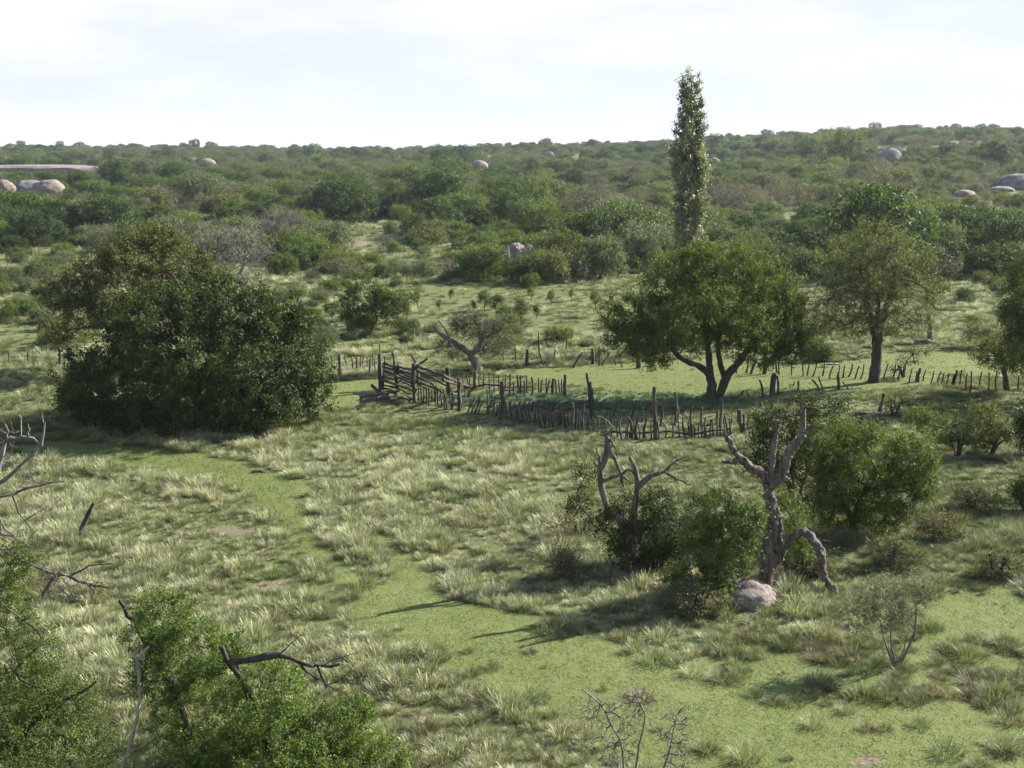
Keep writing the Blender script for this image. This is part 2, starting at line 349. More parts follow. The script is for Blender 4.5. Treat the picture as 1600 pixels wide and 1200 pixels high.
# ---------------------------------------------------------------- branching plants
def tubes(mb, pos, par, rad, sides_big=8, m=0, wob=0.12, rs=None):
    """pos (n,3), par parent index (-1 root), rad radius per node; every parent comes before its child"""
    rs = rs or rng
    n = len(pos); main = np.full(n, -1); idx = np.arange(n)
    best = np.zeros(n)
    for i in range(n):
        p = par[i]
        if p >= 0 and rad[i] > best[p]: best[p] = rad[i]; main[p] = i
    tang = np.zeros((n, 3)); hp = par >= 0
    tang[hp] += nrm(pos[hp] - pos[par[hp]])
    hm = main >= 0; tang[hm] += nrm(pos[main[hm]] - pos[hm]); tang = nrm(tang)
    seg = idx[hp]
    P0 = pos[par[seg]]; P1 = pos[seg]; d = nrm(P1 - P0); ismain = main[par[seg]] == seg
    T0 = np.where(ismain[:, None], tang[par[seg]], d); T1 = tang[seg]
    R0 = np.where(ismain, rad[par[seg]], np.minimum(rad[par[seg]], rad[seg] * 1.15)); R1 = rad[seg]
    for lo_, hi_, k in ((0.035, 9, sides_big), (0.012, 0.035, 5), (0, 0.012, 3)):
        s = (R1 >= lo_) & (R1 < hi_)
        if not s.any(): continue
        ns = int(s.sum()); a = np.arange(k) / k * 2 * np.pi
        rings = []
        for P, T, RR, nid in ((P0[s], T0[s], R0[s], par[seg][s]), (P1[s], T1[s], R1[s], seg[s])):
            ref = np.array([0.37, 0.86, 0.12]); ref = ref / np.linalg.norm(ref)
            u = nrm(np.cross(T, ref)); v = np.cross(T, u)
            rr = RR[:, None] * (1 + wob * np.sin(nid[:, None] * 2.1 + a[None, :] * 2) + wob * np.sin(nid[:, None] * 0.9 + 3 * a[None, :])) if k > 5 else np.repeat(RR[:, None], k, 1)
            rings.append(P[:, None, :] + rr[:, :, None] * (np.cos(a)[None, :, None] * u[:, None, :] + np.sin(a)[None, :, None] * v[:, None, :]))
        vv = np.concatenate(rings, 1).reshape(-1, 3)
        b = np.arange(ns)[:, None] * 2 * k; j = np.arange(k)[None, :]; j2 = (j + 1) % k
        q = np.stack([b + j, b + j2, b + k + j2, b + k + j], -1).reshape(-1, 4)
        mb.add(vv, q, m=m)
    # end caps of thick tips
    tips = idx[(main < 0) & (rad > 0.03)]
    for i in tips:
        k = sides_big; a = np.arange(k) / k * 2 * np.pi; T = tang[i]; ref = np.array([0.37, 0.86, 0.12]); ref /= np.linalg.norm(ref)
        u = nrm(np.cross(T, ref)); v = np.cross(T, u)
        rr = rad[i] * (1 + wob * np.sin(i * 2.1 + a * 2) + wob * np.sin(i * 0.9 + 3 * a))
        ring = pos[i] + rr[:, None] * (np.cos(a)[:, None] * u + np.sin(a)[:, None] * v)
        vv = np.vstack([ring, pos[i] + T * rad[i] * 0.25]); mb.add(vv, t3=[[x, (x + 1) % k, k] for x in range(k)], m=m)
def polyline(pts, r0, r1, step=0.25, jit=0.0, rs=None):
    """resample a polyline smoothly; returns points and radii"""
    rs = rs or rng
    pts = np.asarray(pts, float); n = len(pts)
    if n > 2:
        pp = np.vstack([2 * pts[0] - pts[1], pts, 2 * pts[-1] - pts[-2]]); out = []
        for i in range(1, n):
            L = np.linalg.norm(pts[i] - pts[i - 1]); k = max(2, int(math.ceil(L / step)))
            for u in np.arange(k) / k:
                a, b, c, d = pp[i - 1], pp[i], pp[i + 1], pp[i + 2]
                out.append(0.5 * ((2 * b) + (c - a) * u + (2 * a - 5 * b + 4 * c - d) * u * u + (3 * b - a - 3 * c + d) * u ** 3))
        out.append(pts[-1]); P = np.array(out)
    else:
        k = max(2, int(math.ceil(np.linalg.norm(pts[1] - pts[0]) / step))); P = pts[0] + (pts[1] - pts[0]) * (np.arange(k + 1) / k)[:, None]
    if jit: P[1:-1] += rs.normal(0, jit, P[1:-1].shape)
    return P, np.linspace(r0, r1, len(P))
def grow(trunks, att, step=0.35, jit=0.05, tip=0.005, expo=2.1, lobec=None, rs=None, droop=0.0, plw=0.12):
    """trunks: list of (points, radii, parent-trunk or None). att: points that end twigs. returns pos, par, rad"""
    rs = rs or rng
    pos = []; par = []; fix = []
    for P, rd in trunks:
        if pos:
            A = np.array(pos); d = np.linalg.norm(A - P[0], axis=1); p = int(np.argmin(d)) if d.min() < 1.2 else -1
        else: p = -1
        st = len(pos)
        for i, (q, r) in enumerate(zip(P, rd)):
            if p >= 0 and i == 0 and np.linalg.norm(np.array(pos[p]) - q) < 0.03: continue
            pos.append(q); par.append(p); fix.append(r); p = len(pos) - 1
    nt_ = len(pos)
    cap = nt_ + 60000; A = np.zeros((cap, 3)); A[:nt_] = pos; pl = np.zeros(cap); n = nt_
    PR = np.full(cap, -1); PR[:nt_] = par
    allowed = np.ones(cap, bool)
    if nt_ > 3:   # twigs do not sprout from the lowest part of the trunk
        z = A[:nt_, 2]; allowed[:nt_] = z > (z.min() + 0.25 * (z.max() - z.min()))
    seqs = ([lobec] if lobec is not None and len(lobec) else []) + [att]
    for S in seqs:
        if S is None or not len(S): continue
        S = np.asarray(S); d0 = np.array([np.min(np.linalg.norm(A[:nt_] - s, axis=1)) for s in S]); S = S[np.argsort(d0)]
        for s in S:
            dd = np.linalg.norm(A[:n] - s, axis=1) + plw * pl[:n] + (~allowed[:n]) * 100
            j = int(np.argmin(dd)); L = np.linalg.norm(A[j] - s)
            if L < 0.05 or n > cap - 60: continue
            k = max(1, int(math.ceil(L / step)))
            pd = nrm(A[j] - A[PR[j]]) if PR[j] >= 0 else np.array([0, 0, 1.0])
            c = A[j] + pd * L * 0.35 + np.array([0, 0, droop * L])
            p = j
            for u in (np.arange(k) + 1) / k:
                q = (1 - u) ** 2 * A[j] + 2 * u * (1 - u) * c + u * u * s
                if u < 1: q = q + rs.normal(0, jit, 3) * min(1, L)
                A[n] = q; PR[n] = p; pl[n] = pl[p] + L / k; p = n; n += 1
    pos = A[:n]; par = PR[:n]; acc = np.zeros(n); rad = np.zeros(n)
    for i in range(n - 1, -1, -1):
        rad[i] = max(acc[i], tip ** expo) ** (1 / expo)
        if par[i] >= 0: acc[par[i]] += rad[i] ** expo
    rad[:nt_] = np.maximum(fix, np.minimum(rad[:nt_], np.array(fix) * 1.0))
    # branches never thicker than what bears them
    for i in range(nt_, n): rad[i] = min(rad[i], rad[par[i]] * 0.85 if par[i] < nt_ else rad[par[i]])
    return pos, par, rad
def leaves(mb, centers, m, lsize, tw, outdir, rs, ntw=5, m_idx=0, up=0.35, flat=0.6, wid=0.5):
    nC = len(centers)
    if nC == 0: return
    td = nrm(outdir[:, None, :] * 0.9 + rs.normal(0, 0.75, (nC, ntw, 3)) + np.array([0, 0, up]))
    tl = tw * rs.uniform(0.45, 1.2, (nC, ntw)) * np.where(rs.random((nC, ntw)) < 0.12, 2.0, 1.0)
    per = max(1, m // ntw)
    u = rs.uniform(0.0, 1.0, (nC, ntw, per)) 
    c = centers[:, None, None, :] + td[:, :, None, :] * (u * tl[:, :, None])[..., None] + rs.normal(0, lsize * 0.75, (nC, ntw, per, 3))
    c = c.reshape(-1, 3); n = len(c)
    cr_ = np.repeat(np.clip(rs.normal(0.5, 0.22, (nC, ntw)), 0, 1).reshape(-1), per)
    rr = np.clip(cr_ + rs.normal(0, 0.18, n), 0, 1)
    a = nrm(np.repeat(td.reshape(-1, 3), per, 0) * 0.7 + rs.normal(0, 0.7, (n, 3)))
    nn = rs.normal(0, 0.8, (n, 3)) + np.repeat(outdir, ntw * per, 0) * 0.95; nn[:, 2] += flat
    b = nrm(np.cross(a, nn)); L = (lsize * rs.uniform(0.55, 1.3, n))[:, None]; W = L * wid
    v = np.stack([c - a * L * 0.5, c + b * W * 0.5 + a * L * 0.05, c + a * L * 0.5, c - b * W * 0.5 + a * L * 0.05], 1).reshape(-1, 3)
    q = np.arange(n)[:, None] * 4 + np.arange(4)[None, :]
    mb.add(v, q, m=m_idx, r=np.repeat(rr, 4))
def lobe_points(lobes, n, rs, shell=0.55, zmin=0.05):
    L = np.array(lobes, float); w_ = (L[:, 3] * L[:, 4] * L[:, 5]) ** 0.62; w_ /= w_.sum()
    out = []; dirs = []; tries = 0
    while len(out) < n and tries < n * 12:
        tries += 1
        k = rs.choice(len(L), p=w_); d = rs.normal(0, 1, 3); d /= np.linalg.norm(d)
        r = 1 - (1 - shell) * rs.random() ** 1.6
        r *= 1 + 0.30 * mnoise.noise(Vector(d * 2.6) + Vector((k * 3.7, 1.1, 0))) + 0.14 * mnoise.noise(Vector(d * 7.0) + Vector((k * 1.7, 5.1, 0)))
        p = L[k, :3] + d * L[k, 3:] * r
        if p[2] < zmin: continue
        q = (p - L[:, :3]) / L[:, 3:]; dd = (q ** 2).sum(1); dd[k] = 9
        if (dd < 0.30).any() and rs.random() < 0.8: continue
        out.append(p); dirs.append(nrm(d / L[k, 3:]))
    return np.array(out), np.array(dirs)

def tree(name, label, cat, base, lobes=(), trunks=(), natt=300, nleaf=20000, ls=0.08, lm=None, bm=None, group=None, Y=None, tw=0.35, shell=0.55,
         step=0.35, tip=0.006, seed=1, ntw=5, bare=0.0, plw=0.12, droop=0.0, jit=0.05, zmin=0.05, dig=0.25, crown_name='crown', trunk_name='trunk', up=0.35, wid=0.5, expo=2.1, fine=0, tstep=0.22, sides=8, lk=0.88, rk=1.0):
    """lobes: (px,py,rx_px,ry_px,depth offset m,depth radius m or None); trunks: list of (r0,r1,[(px,py,dY?),...]) traced in the photograph"""
    rs = np.random.default_rng(seed)
    if Y is None: b = gnd(*base)
    else: b = at(base[0], base[1], Y); b[2] = float(H(b[0], b[1]))
    s = F / b[1]
    LB = []
    for l in lobes:
        px, py, rx, ry = l[0], l[1], l[2] * lk, l[3] * lk; dY = l[4] if len(l) > 4 else 0.0; rY = l[5] if len(l) > 5 and l[5] else rx / s * 0.85
        p = at(px, py, b[1] + dY) - b; LB.append((p[0], p[1], p[2], rx / s, rY, ry / s))
    TR = []
    for t_ in trunks:
        r0, r1, pts = t_; r0 *= rk; r1 *= rk
        P = [at(q[0], q[1], b[1] + (q[2] if len(q) > 2 else 0)) - b for q in pts]
        if len(TR) == 0 and P[0][2] < 0.4: P[0][2] = -dig
        TR.append(polyline(P, r0, r1, tstep, 0.012 if tstep > .15 else 0.009, rs))
    if not TR:
        zc = min(l[2] for l in LB) if LB else 1
        for k in range(4):
            tx, ty = rs.uniform(-0.5, 0.5, 2) * max(0.6, zc); TR.append(polyline([(0.1 * tx, 0.1 * ty, -dig), (0.4 * tx, 0.4 * ty, zc * 0.4), (tx, ty, max(0.5, zc * 0.9))], 0.05, 0.03, 0.25, 0.02, rs))
    att, dirs = lobe_points(LB, natt, rs, shell, zmin) if LB else (np.zeros((0, 3)), np.zeros((0, 3)))
    lc = np.array([l[:3] for l in LB]) if LB else None
    if lc is not None: lc = lc[lc[:, 2] > 0.2]
    pos, par, rad = grow(TR, att, step, jit, tip, rs=rs, lobec=lc, plw=plw, droop=droop, expo=expo)
    if fine and len(att):                      # extra fine twigs at the branch ends
        a2 = np.repeat(att, fine, 0) + nrm(np.repeat(dirs, fine, 0) + rs.normal(0, 0.8, (len(att) * fine, 3))) * (tw * rs.uniform(0.5, 1.3, (len(att) * fine, 1)))
        k = len(pos); j = np.array([int(np.argmin(((pos - a) ** 2).sum(1))) for a in att])
        pos = np.vstack([pos, a2]); par = np.concatenate([par, np.repeat(j, fine)]); rad = np.concatenate([rad, np.full(len(a2), tip * 0.7)])
    root = thing(name, label, cat, b, group)
    mb = MB(); tubes(mb, pos, par, rad, sides, rs=rs); link(trunk_name, mb.mesh(name + '_' + trunk_name, bm or B_brown, True), root)
    if nleaf and len(att):
        keep = rs.random(len(att)) >= bare; mb = MB()
        leaves(mb, att[keep], max(ntw, int(nleaf / max(1, keep.sum()))), ls, tw, dirs[keep], rs, ntw, up=up, wid=wid)
        link(crown_name, mb.mesh(name + '_' + crown_name, lm or L_mid), root)
    return root

def pl(px0, py0, s, *pts):        # crop coordinates -> photo pixels
    return [(px0 + p[0] / s, py0 + p[1] / s) + tuple(p[2:]) for p in pts]

# --- the big bush and its neighbours on the left
tree('thorn_bush', 'big dark green dome-shaped bush casting shadow on the left grass', 'bush', (300, 662),
     [(200,600,105,70,0,3.2),(300,555,120,105,0,3.4),(400,575,105,95,0,3.2),(340,490,100,52,.5),(235,500,80,48,.5),(465,575,52,62,0),(140,612,48,48,0),(425,500,62,45,.5),(300,625,190,46,-.3,3.0),(480,610,40,40,0),(380,640,90,28,-1.2)],
     natt=1700, nleaf=175000, ls=0.11, lm=L_deep, tw=0.36, shell=0.5, seed=11, lk=.95)
tree('spreading_tree', 'sprawling olive green tree with layered branches rising behind the big dark bush', 'tree', (225, 580),
     [(105,455,48,22,-1),(100,520,42,14,0),(150,428,48,24,0),(205,400,62,30,0),(240,372,55,22,1),(285,410,55,40,1),(135,488,60,22,-1),(185,455,70,34,-1),(260,440,60,40,0),(80,470,22,10,0),(330,450,45,35,1)],
     [(.2,.1,[(225,580),(218,540),(200,500),(170,470)]),(.13,.06,[(215,530),(240,480),(255,430)]),(.10,.04,[(205,510),(150,510),(110,515)])],
     natt=640, nleaf=50000, ls=0.12, lm=L_olive, tw=0.42, seed=12, shell=0.5)
tree('dead_tree', 'leafless grey twiggy tree between the sprawling tree and the hillside scrub', 'dead tree', (372, 500),
     [(335,385,30,28,0),(385,385,38,30,0),(375,415,50,30,0),(322,365,18,14,0),(355,370,14,18,0),(415,390,14,14,0)],
     [(.13,.06,[(372,500),(368,450),(380,415),(385,385)]),(.09,.04,[(368,455),(340,420),(325,395)])], natt=340, nleaf=0, bm=B_grey, seed=13, tip=0.013, fine=3, tw=0.5, jit=0.1)
tree('bare_twiggy_tree', 'small leafless purplish grey tree at the foot of the hillside', 'dead tree', (440, 392),
     [(440,350,36,22,0),(420,360,25,15,0),(465,355,20,16,0)], natt=240, nleaf=0, bm=B_grey, seed=14, tip=0.022, fine=3, tw=0.9, jit=0.1)
tree('leafy_tree', 'round leafy green tree standing alone left of the gnarled tree', 'tree', (578, 524),
     [(575,458,36,28,0),(603,480,34,26,0),(556,490,22,24,0),(625,468,22,16,0),(568,512,26,12,-.5),(545,470,16,18,0)],
     natt=260, nleaf=17000, ls=0.11, lm=L_mid, tw=0.4, seed=15)
tree('gnarled_tree', 'gnarled tree with pale twisted forked trunk behind the rail corral', 'tree', (752, 584),
     [(750,512,46,16,0),(783,528,26,26,0),(700,545,24,14,0),(793,503,20,14,0),(725,505,26,10,.5),(765,545,24,14,.8)],
     [(.24,.16,[(752,586),(742,566),(735,552)]),(.15,.05,[(735,552),(718,541),(704,532),(686,521),(676,508)]),(.15,.10,[(735,552),(748,544),(751,530),(749,515),(754,502)]),(.05,.02,[(704,532),(697,518),(684,500)]),(.06,.02,[(749,515),(735,505),(728,495)]),(.05,.02,[(751,530),(770,522),(785,512)])],
     natt=340, nleaf=15000, ls=0.07, lm=L_grey, bm=B_grey, tw=0.35, seed=16, tip=0.008, fine=2)
# --- poplar
pop = []
for n_, yy in enumerate(range(130, 470, 15)):
    rx = 2.5 + 21.5 * min(1.0, ((yy - 108) / 120.0)) ** 0.8 * (1.0 if yy < 330 else 0.86) * (0.78 + 0.34 * ((n_ * 37) % 11) / 10); k = ((n_ * 5) % 7) - 3
    pop += [(1077 + k * 0.9 - rx * 0.45, yy, rx * 0.62, 19, -.2, rx * .62 / 31), (1077 + k * 0.9 + rx * 0.48, yy + 7, rx * 0.60, 19, .2, rx * .6 / 31)]
pop += [(1071, 134, 5, 15), (1088, 130, 5, 18), (1097, 168, 5, 14)]
tree('poplar', 'tall slender columnar poplar towering above the scrub and the skyline', 'tree', (1080, 545), pop,
     [(.26,.02,[(1080,545),(1083,440),(1079,330),(1081,220),(1080,114)])], natt=950, nleaf=44000, ls=0.095, lm=L_pop, bm=B_grey, tw=0.24, shell=0.25, seed=17, plw=0.0, up=2.2, wid=0.85, tip=0.008, droop=-0.05, lk=1.0)
# --- trees in the enclosure
tree('shade_tree', 'broad rounded green tree with forked trunks in front of the poplar', 'tree', (1118, 622),
     [(1000,490,50,44,0),(1055,430,55,38,0),(1125,410,60,26,.5),(1130,465,85,52,0,3.2),(1198,448,56,40,0),(1220,515,50,42,0),(1000,532,42,22,-.5),(1075,500,70,46,-.8,2.8),(1252,508,22,26,0),(958,495,20,24,0),(1190,556,40,20,0),(1238,545,34,24,0),(1018,556,36,16,0),(975,520,28,22,0),(1150,520,60,30,-1.2),(1236,470,24,22,.5),(1095,395,24,12,0)],
     [(.23,.16,[(1113,622),(1111,597),(1108,585)]),(.14,.08,[(1108,585),(1092,572),(1068,562),(1045,540),(1020,520)]),(.15,.08,[(1110,588),(1108,560),(1104,520),(1098,470)]),(.19,.10,[(1124,617),(1136,590),(1150,570),(1168,548),(1190,520)]),(.13,.07,[(1134,596),(1126,570),(1122,540),(1130,490)])],
     lk=.97, natt=1400, nleaf=115000, ls=0.095, lm=L_tree, tw=0.38, shell=0.4, seed=18)
tree('open_crowned_tree', 'sparse vase-shaped tree with stout single trunk right of the broad tree', 'tree', (1368, 598),
     [(1370,420,80,58,0),(1312,445,45,50,0),(1428,440,45,46,0),(1372,368,52,26,0),(1328,505,55,20,0),(1430,505,46,22,0),(1288,490,22,24,0),(1462,470,20,26,0),(1370,470,70,40,-1)],
     [(.27,.20,[(1366,600),(1368,570),(1371,540)]),(.20,.08,[(1371,540),(1362,500),(1350,455),(1345,420)]),(.20,.08,[(1371,540),(1378,500),(1392,460),(1400,420)]),(.13,.05,[(1371,540),(1372,490),(1374,430)])],
     natt=950, nleaf=34000, ls=0.08, lm=L_open, bm=B_brown, tw=0.45, shell=0.3, seed=19, tip=0.010, fine=2, droop=-0.05)
tree('edge_tree', 'tall dark green tree cut off by the right edge above the stick fence', 'tree', (1625, 625),
     [(1605,470,38,56,0),(1620,540,48,50,0),(1590,500,25,30,0),(1600,420,24,22,0)], natt=420, nleaf=26000, ls=0.10, lm=L_mid, tw=0.45, seed=20)
tree('low_spreading_tree', 'small spreading olive tree standing in the right end of the stick fence', 'tree', (1573, 612),
     [(1545,555,32,16,0),(1580,562,40,20,0),(1560,535,30,12,0),(1600,545,30,20,0)], [(.16,.1,[(1573,614),(1572,595),(1568,580)])],
     natt=260, nleaf=12000, ls=0.08, lm=L_olive, tw=0.35, seed=21)
tree('shrub', 'thin arching bare-limbed shrub just right of the stout trunk', 'bush', (1412, 590),
     [(1420,560,22,12,0),(1440,548,20,8,0),(1400,572,14,12,0)], natt=90, nleaf=1500, ls=0.07, lm=L_olive, tw=0.3, seed=22, tip=0.012)
# --- right middle bushes
tree('round_bush', 'rounded bush-like tree with dark underside to the right of the sawn dead tree', 'bush', (1335, 832),
     [(1360,715,80,52,0),(1300,700,52,42,0),(1425,715,46,44,0),(1340,765,76,42,-.4),(1400,768,54,36,0),(1288,765,36,32,0),(1330,680,50,26,.5),(1440,760,28,26,0),(1310,802,44,24,0),(1372,806,46,22,-.3),(1265,790,26,22,0)],
     [(.11,.07,[(1332,832),(1338,800),(1350,770)]),(.09,.05,[(1338,832),(1325,800),(1305,770)])], natt=760, nleaf=52000, ls=0.066, lm=L_tree, lk=.82, tw=0.32, shell=0.66, seed=23)
tree('leafy_bush', 'bush with arching leafy boughs directly behind the sawn dead tree', 'bush', (1240, 800),
     [(1205,665,34,28,0),(1285,638,44,18,0),(1235,690,50,36,0),(1190,690,24,26,0),(1250,640,26,20,0),(1262,720,36,34,0),(1180,725,30,26,0),(1225,745,36,30,0),(1310,630,18,10,0)],
     natt=400, nleaf=21000, ls=0.065, lm=L_deep, tw=0.3, seed=24)
tree('thicket_bush', 'dense dark bush around the foot of the thin curved dead tree', 'bush', (1025, 892),
     [(990,800,42,34,0),(1045,822,40,44,0),(1000,850,44,34,0),(915,742,26,14,1.6),(905,790,24,18,1.2),(955,815,34,26,0),(1062,850,24,34,0),(1030,785,26,20,0),(985,872,36,18,0),(1035,876,44,18,-.3),(960,850,24,20,.3)],
     natt=420, nleaf=24000, ls=0.062, lm=L_deep, tw=0.28, seed=25)
tree('thicket_bush', 'dense dark bush against the left side of the sawn dead tree above the boulder', 'bush', (1112, 935),
     [(1118,795,42,32,0),(1135,850,52,46,0),(1090,905,36,30,0),(1128,905,46,34,.4),(1165,820,34,40,0),(1090,840,26,34,0),(1060,912,24,22,0),(1110,925,50,16,-.2)],
     natt=460, nleaf=29000, ls=0.06, lm=L_mid, tw=0.28, seed=26)
tree('leafy_bush', 'small fresh green bush right of the sawn trunk and below its hooked limb', 'bush', (1238, 900),
     [(1232,800,26,28,0),(1250,850,20,30,0),(1235,880,20,20,0),(1215,775,22,18,0)], natt=140, nleaf=7000, ls=0.052, lm=L_bright, tw=0.26, seed=27)
tree('grey_shrub', 'loose grey green shrub in the tall grass left of the dark thicket', 'bush', (905, 845),
     [(900,800,34,26,0),(880,820,24,18,0),(935,825,30,20,0)], natt=120, nleaf=3500, ls=0.045, lm=L_dusty, tw=0.3, seed=28, fine=2)
# right side low growth
for i, (bx, by, lb, lm_, lab) in enumerate((
    ((1500, 712), 0, [(1470,668,40,24),(1505,680,36,22),(1440,655,30,16)], L_bright, 'bright green scrubby bush beyond the round bush at right'),
    ((1545, 712), 0, [(1540,655,30,28),(1565,675,26,26),(1530,690,26,16)], L_olive, 'olive bush with loose top near the leaning grey stake at right'),
    ((1612, 715), 0, [(1605,655,24,45),(1620,690,26,30)], L_deep, 'dark narrow bush cut by the right edge of the view'),
    ((1600, 800), 0, [(1600,765,16,24),(1612,780,18,20)], L_mid, 'small dark bush on the right edge above the pale grass'),
    ((1265, 905), 0, [(1265,885,34,16),(1290,895,20,10)], L_grey, 'low grey green shrub in the grass under the hooked limb'),
    ((1085, 962), 0, [(1085,938,44,18),(1120,945,30,14),(1050,945,24,14)], L_dusty, 'low feathery grey shrub in front of the boulder'),
    ((1460, 845), 0, [(1460,822,34,18),(1490,828,24,14)], L_dusty, 'low dusty shrub in the right grass beyond the sapling'),
    ((1390, 885), 0, [(1385,862,36,20),(1420,868,24,14)], L_grey, 'loose grey green shrub right of the hooked limb'),
    ((1520, 800), 0, [(1520,778,34,18),(1550,785,20,12)], L_olive, 'low olive shrub in the pale grass near the right edge'),
    ((1560, 905), 0, [(1555,885,34,16),(1585,890,20,12)], L_dusty, 'low dusty shrub near the right edge above the short turf'),
    ((880, 905), 0, [(880,880,26,16)], L_dusty, 'small dusty shrub left below the dark thicket'),
    ((1395, 650), 0, [(1400,632,40,14),(1440,640,36,14)], L_mid, 'low green bush behind the leaning fence stake'),
    ((1540, 545), 0, [(1530,520,28,18),(1560,525,26,18)], L_grey, 'grey green bush in the pale grass behind the right fence'),
    ((1290, 565), 0, [(1270,545,24,20),(1290,552,16,12)], L_bright, 'fresh green low bush between the broad tree and the stout trunk'))):
    lo_ = lab.startswith(('low ', 'loose', 'small dusty')); tree('scrub_bush', lab, 'bush', bx, lb, natt=110 if lo_ else 150, nleaf=4200 if lo_ else 9000, ls=0.05 if lo_ else 0.065, lm=lm_, tw=0.36 if lo_ else 0.3, seed=40 + i, fine=2 if lo_ else 0, shell=0.3, tip=.006)
# --- the thin curved dead tree and the sawn dead tree
c5 = lambda *p: pl(533, 500, 3, *p)
c6 = lambda *p: pl(1066, 500, 3, *p)
tree('dead_tree', 'thin curved bare dead tree rising out of the dark thicket', 'dead tree', (985, 896), (),
     [(.10,.06,c5((1400,1110),(1350,990),(1262,900),(1230,820),(1215,740),(1232,660),(1250,580),(1240,535))),
      (.05,.018,c5((1215,740),(1205,690),(1185,660))),(.045,.015,c5((1222,700),(1205,640),(1198,600))),(.06,.03,c5((1248,590),(1295,680),(1325,780))),
      (.035,.01,c5((1240,540),(1272,505),(1240,470),(1195,450))),(.035,.01,c5((1262,560),(1290,610),(1296,650))),(.05,.02,c5((1236,750),(1310,728),(1365,765))),(.045,.02,c5((1310,728),(1350,700),(1385,740))),
      (.09,.07,c5((1370,1000),(1375,900),(1388,790))),(.07,.045,c5((1388,790),(1388,720),(1352,642))),(.08,.04,c5((1388,790),(1450,730),(1515,712))),(.04,.015,c5((1515,712),(1600,755),(1640,770))),(.035,.012,c5((1515,712),(1560,668),(1625,640))),
      (.02,.008,c5((1560,668),(1600,680),(1650,685))),(.02,.008,c5((1310,728),(1300,780))),(.02,.008,c5((1185,665),(1170,640)))],
     natt=0, nleaf=0, bm=B_dead, seed=51, trunk_name='trunk')
sawn = tree('dead_tree', 'thick weathered dead tree with sawn-off limbs rising above the boulder', 'dead tree', (1200, 917), (),
     [(.20,.15,c6((400,1245),(402,1100),(425,950),(412,850),(404,765))),
      (.15,.07,c6((404,765),(372,715),(325,695),(275,650),(235,600),(228,570))),(.08,.05,c6((228,575),(205,540),(192,510))),(.07,.04,c6((275,655),(225,668),(188,655))),(.04,.02,c6((205,540),(235,520))),(.035,.015,c6((188,650),(195,690))),
      (.075,.06,c6((412,735),(425,640),(440,550),(450,468))),
      (.15,.10,c6((416,775),(462,728),(500,630),(545,565),(570,545))),(.08,.05,c6((560,545),(570,470),(570,420),(588,392))),(.05,.02,c6((570,545),(600,500),(640,480))),
      (.11,.08,c6((412,1200),(445,1100),(455,960),(440,880))),(.06,.03,c6((370,1230),(378,1140),(376,1060))),(.05,.03,c6((404,1200),(412,1060),(430,940))),
      (.09,.11,c6((450,1130,.1),(490,1060,-.1),(535,1005,-.2),(575,988,-.2))),(.12,.09,c6((575,988,-.2),(610,1030,-.3),(648,1085,-.3),(660,1180,-.4),(690,1240,-.5),(758,1325,-.6))),
      (.025,.008,c6((590,1010),(660,1035),(700,1035))),(.02,.008,c6((660,1110),(720,1080),(760,1090))),(.03,.01,c6((270,600),(320,598),(365,596))),(.03,.01,c6((400,1000),(360,960),(330,940)))],
     natt=0, nleaf=0, bm=B_dead, seed=52, tstep=0.05, sides=18, rk=0.80)
# roughen the thick trunk
for ch in sawn.children:
    co = np.zeros(len(ch.data.vertices) * 3, np.float32); ch.data.vertices.foreach_get('co', co); co = co.reshape(-1, 3)
    for i in range(len(co)):
        x_, y_, z_ = co[i]; v = mnoise.noise_vector(Vector((x_ * 4, y_ * 4, z_ * 2.0))); v2 = mnoise.noise_vector(Vector((x_ * 16, y_ * 16, z_ * 4.5))); co[i] += np.array(v) * 0.035 + np.array(v2) * 0.026
    ch.data.vertices.foreach_set('co', co.ravel())
tree('sapling', 'slender half-leafless thorn sapling standing in short grass at lower right', 'sapling', (1402, 1040),
     [(1375,925,50,30,0),(1430,915,40,24,0),(1345,960,30,40,0),(1400,960,40,30,0),(1450,930,20,20,0)],
     [(.035,.012,pl(1066,800,3,(1005,705),(1070,610),(1092,540),(1096,470),(1092,430))),(.022,.01,pl(1066,800,3,(1000,705),(985,600),(978,520),(975,470))),(.022,.01,pl(1066,800,3,(985,705),(950,610),(935,560),(925,500))),(.02,.01,pl(1066,800,3,(1010,700),(1040,640),(1060,560)))],
     natt=260, nleaf=5200, ls=0.042, lm=L_grey, bm=B_grey, tw=0.22, seed=53, tip=0.0055, fine=2, shell=0.2)
tree('bare_shrub', 'leafless grey thorny shrub at the bottom edge on the green track', 'bush', (1000, 1235),
     [(935,1110,34,34,0),(990,1110,44,42,0),(1050,1135,34,44,0),(1005,1090,20,18,0),(960,1165,50,40,0),(1060,1180,34,40,0)],
     [(.022,.012,pl(533,800,3,(1330,1290),(1320,1120),(1270,1000),(1210,900),(1130,830))),(.022,.012,pl(533,800,3,(1370,1290),(1400,1100),(1420,950),(1380,860))),(.02,.01,pl(533,800,3,(1480,1290),(1520,1180),(1560,1040),(1575,950)))],
     natt=320, nleaf=0, bm=B_grey, seed=54, tip=0.0062, fine=2, tw=0.12, jit=0.07, shell=0.2)
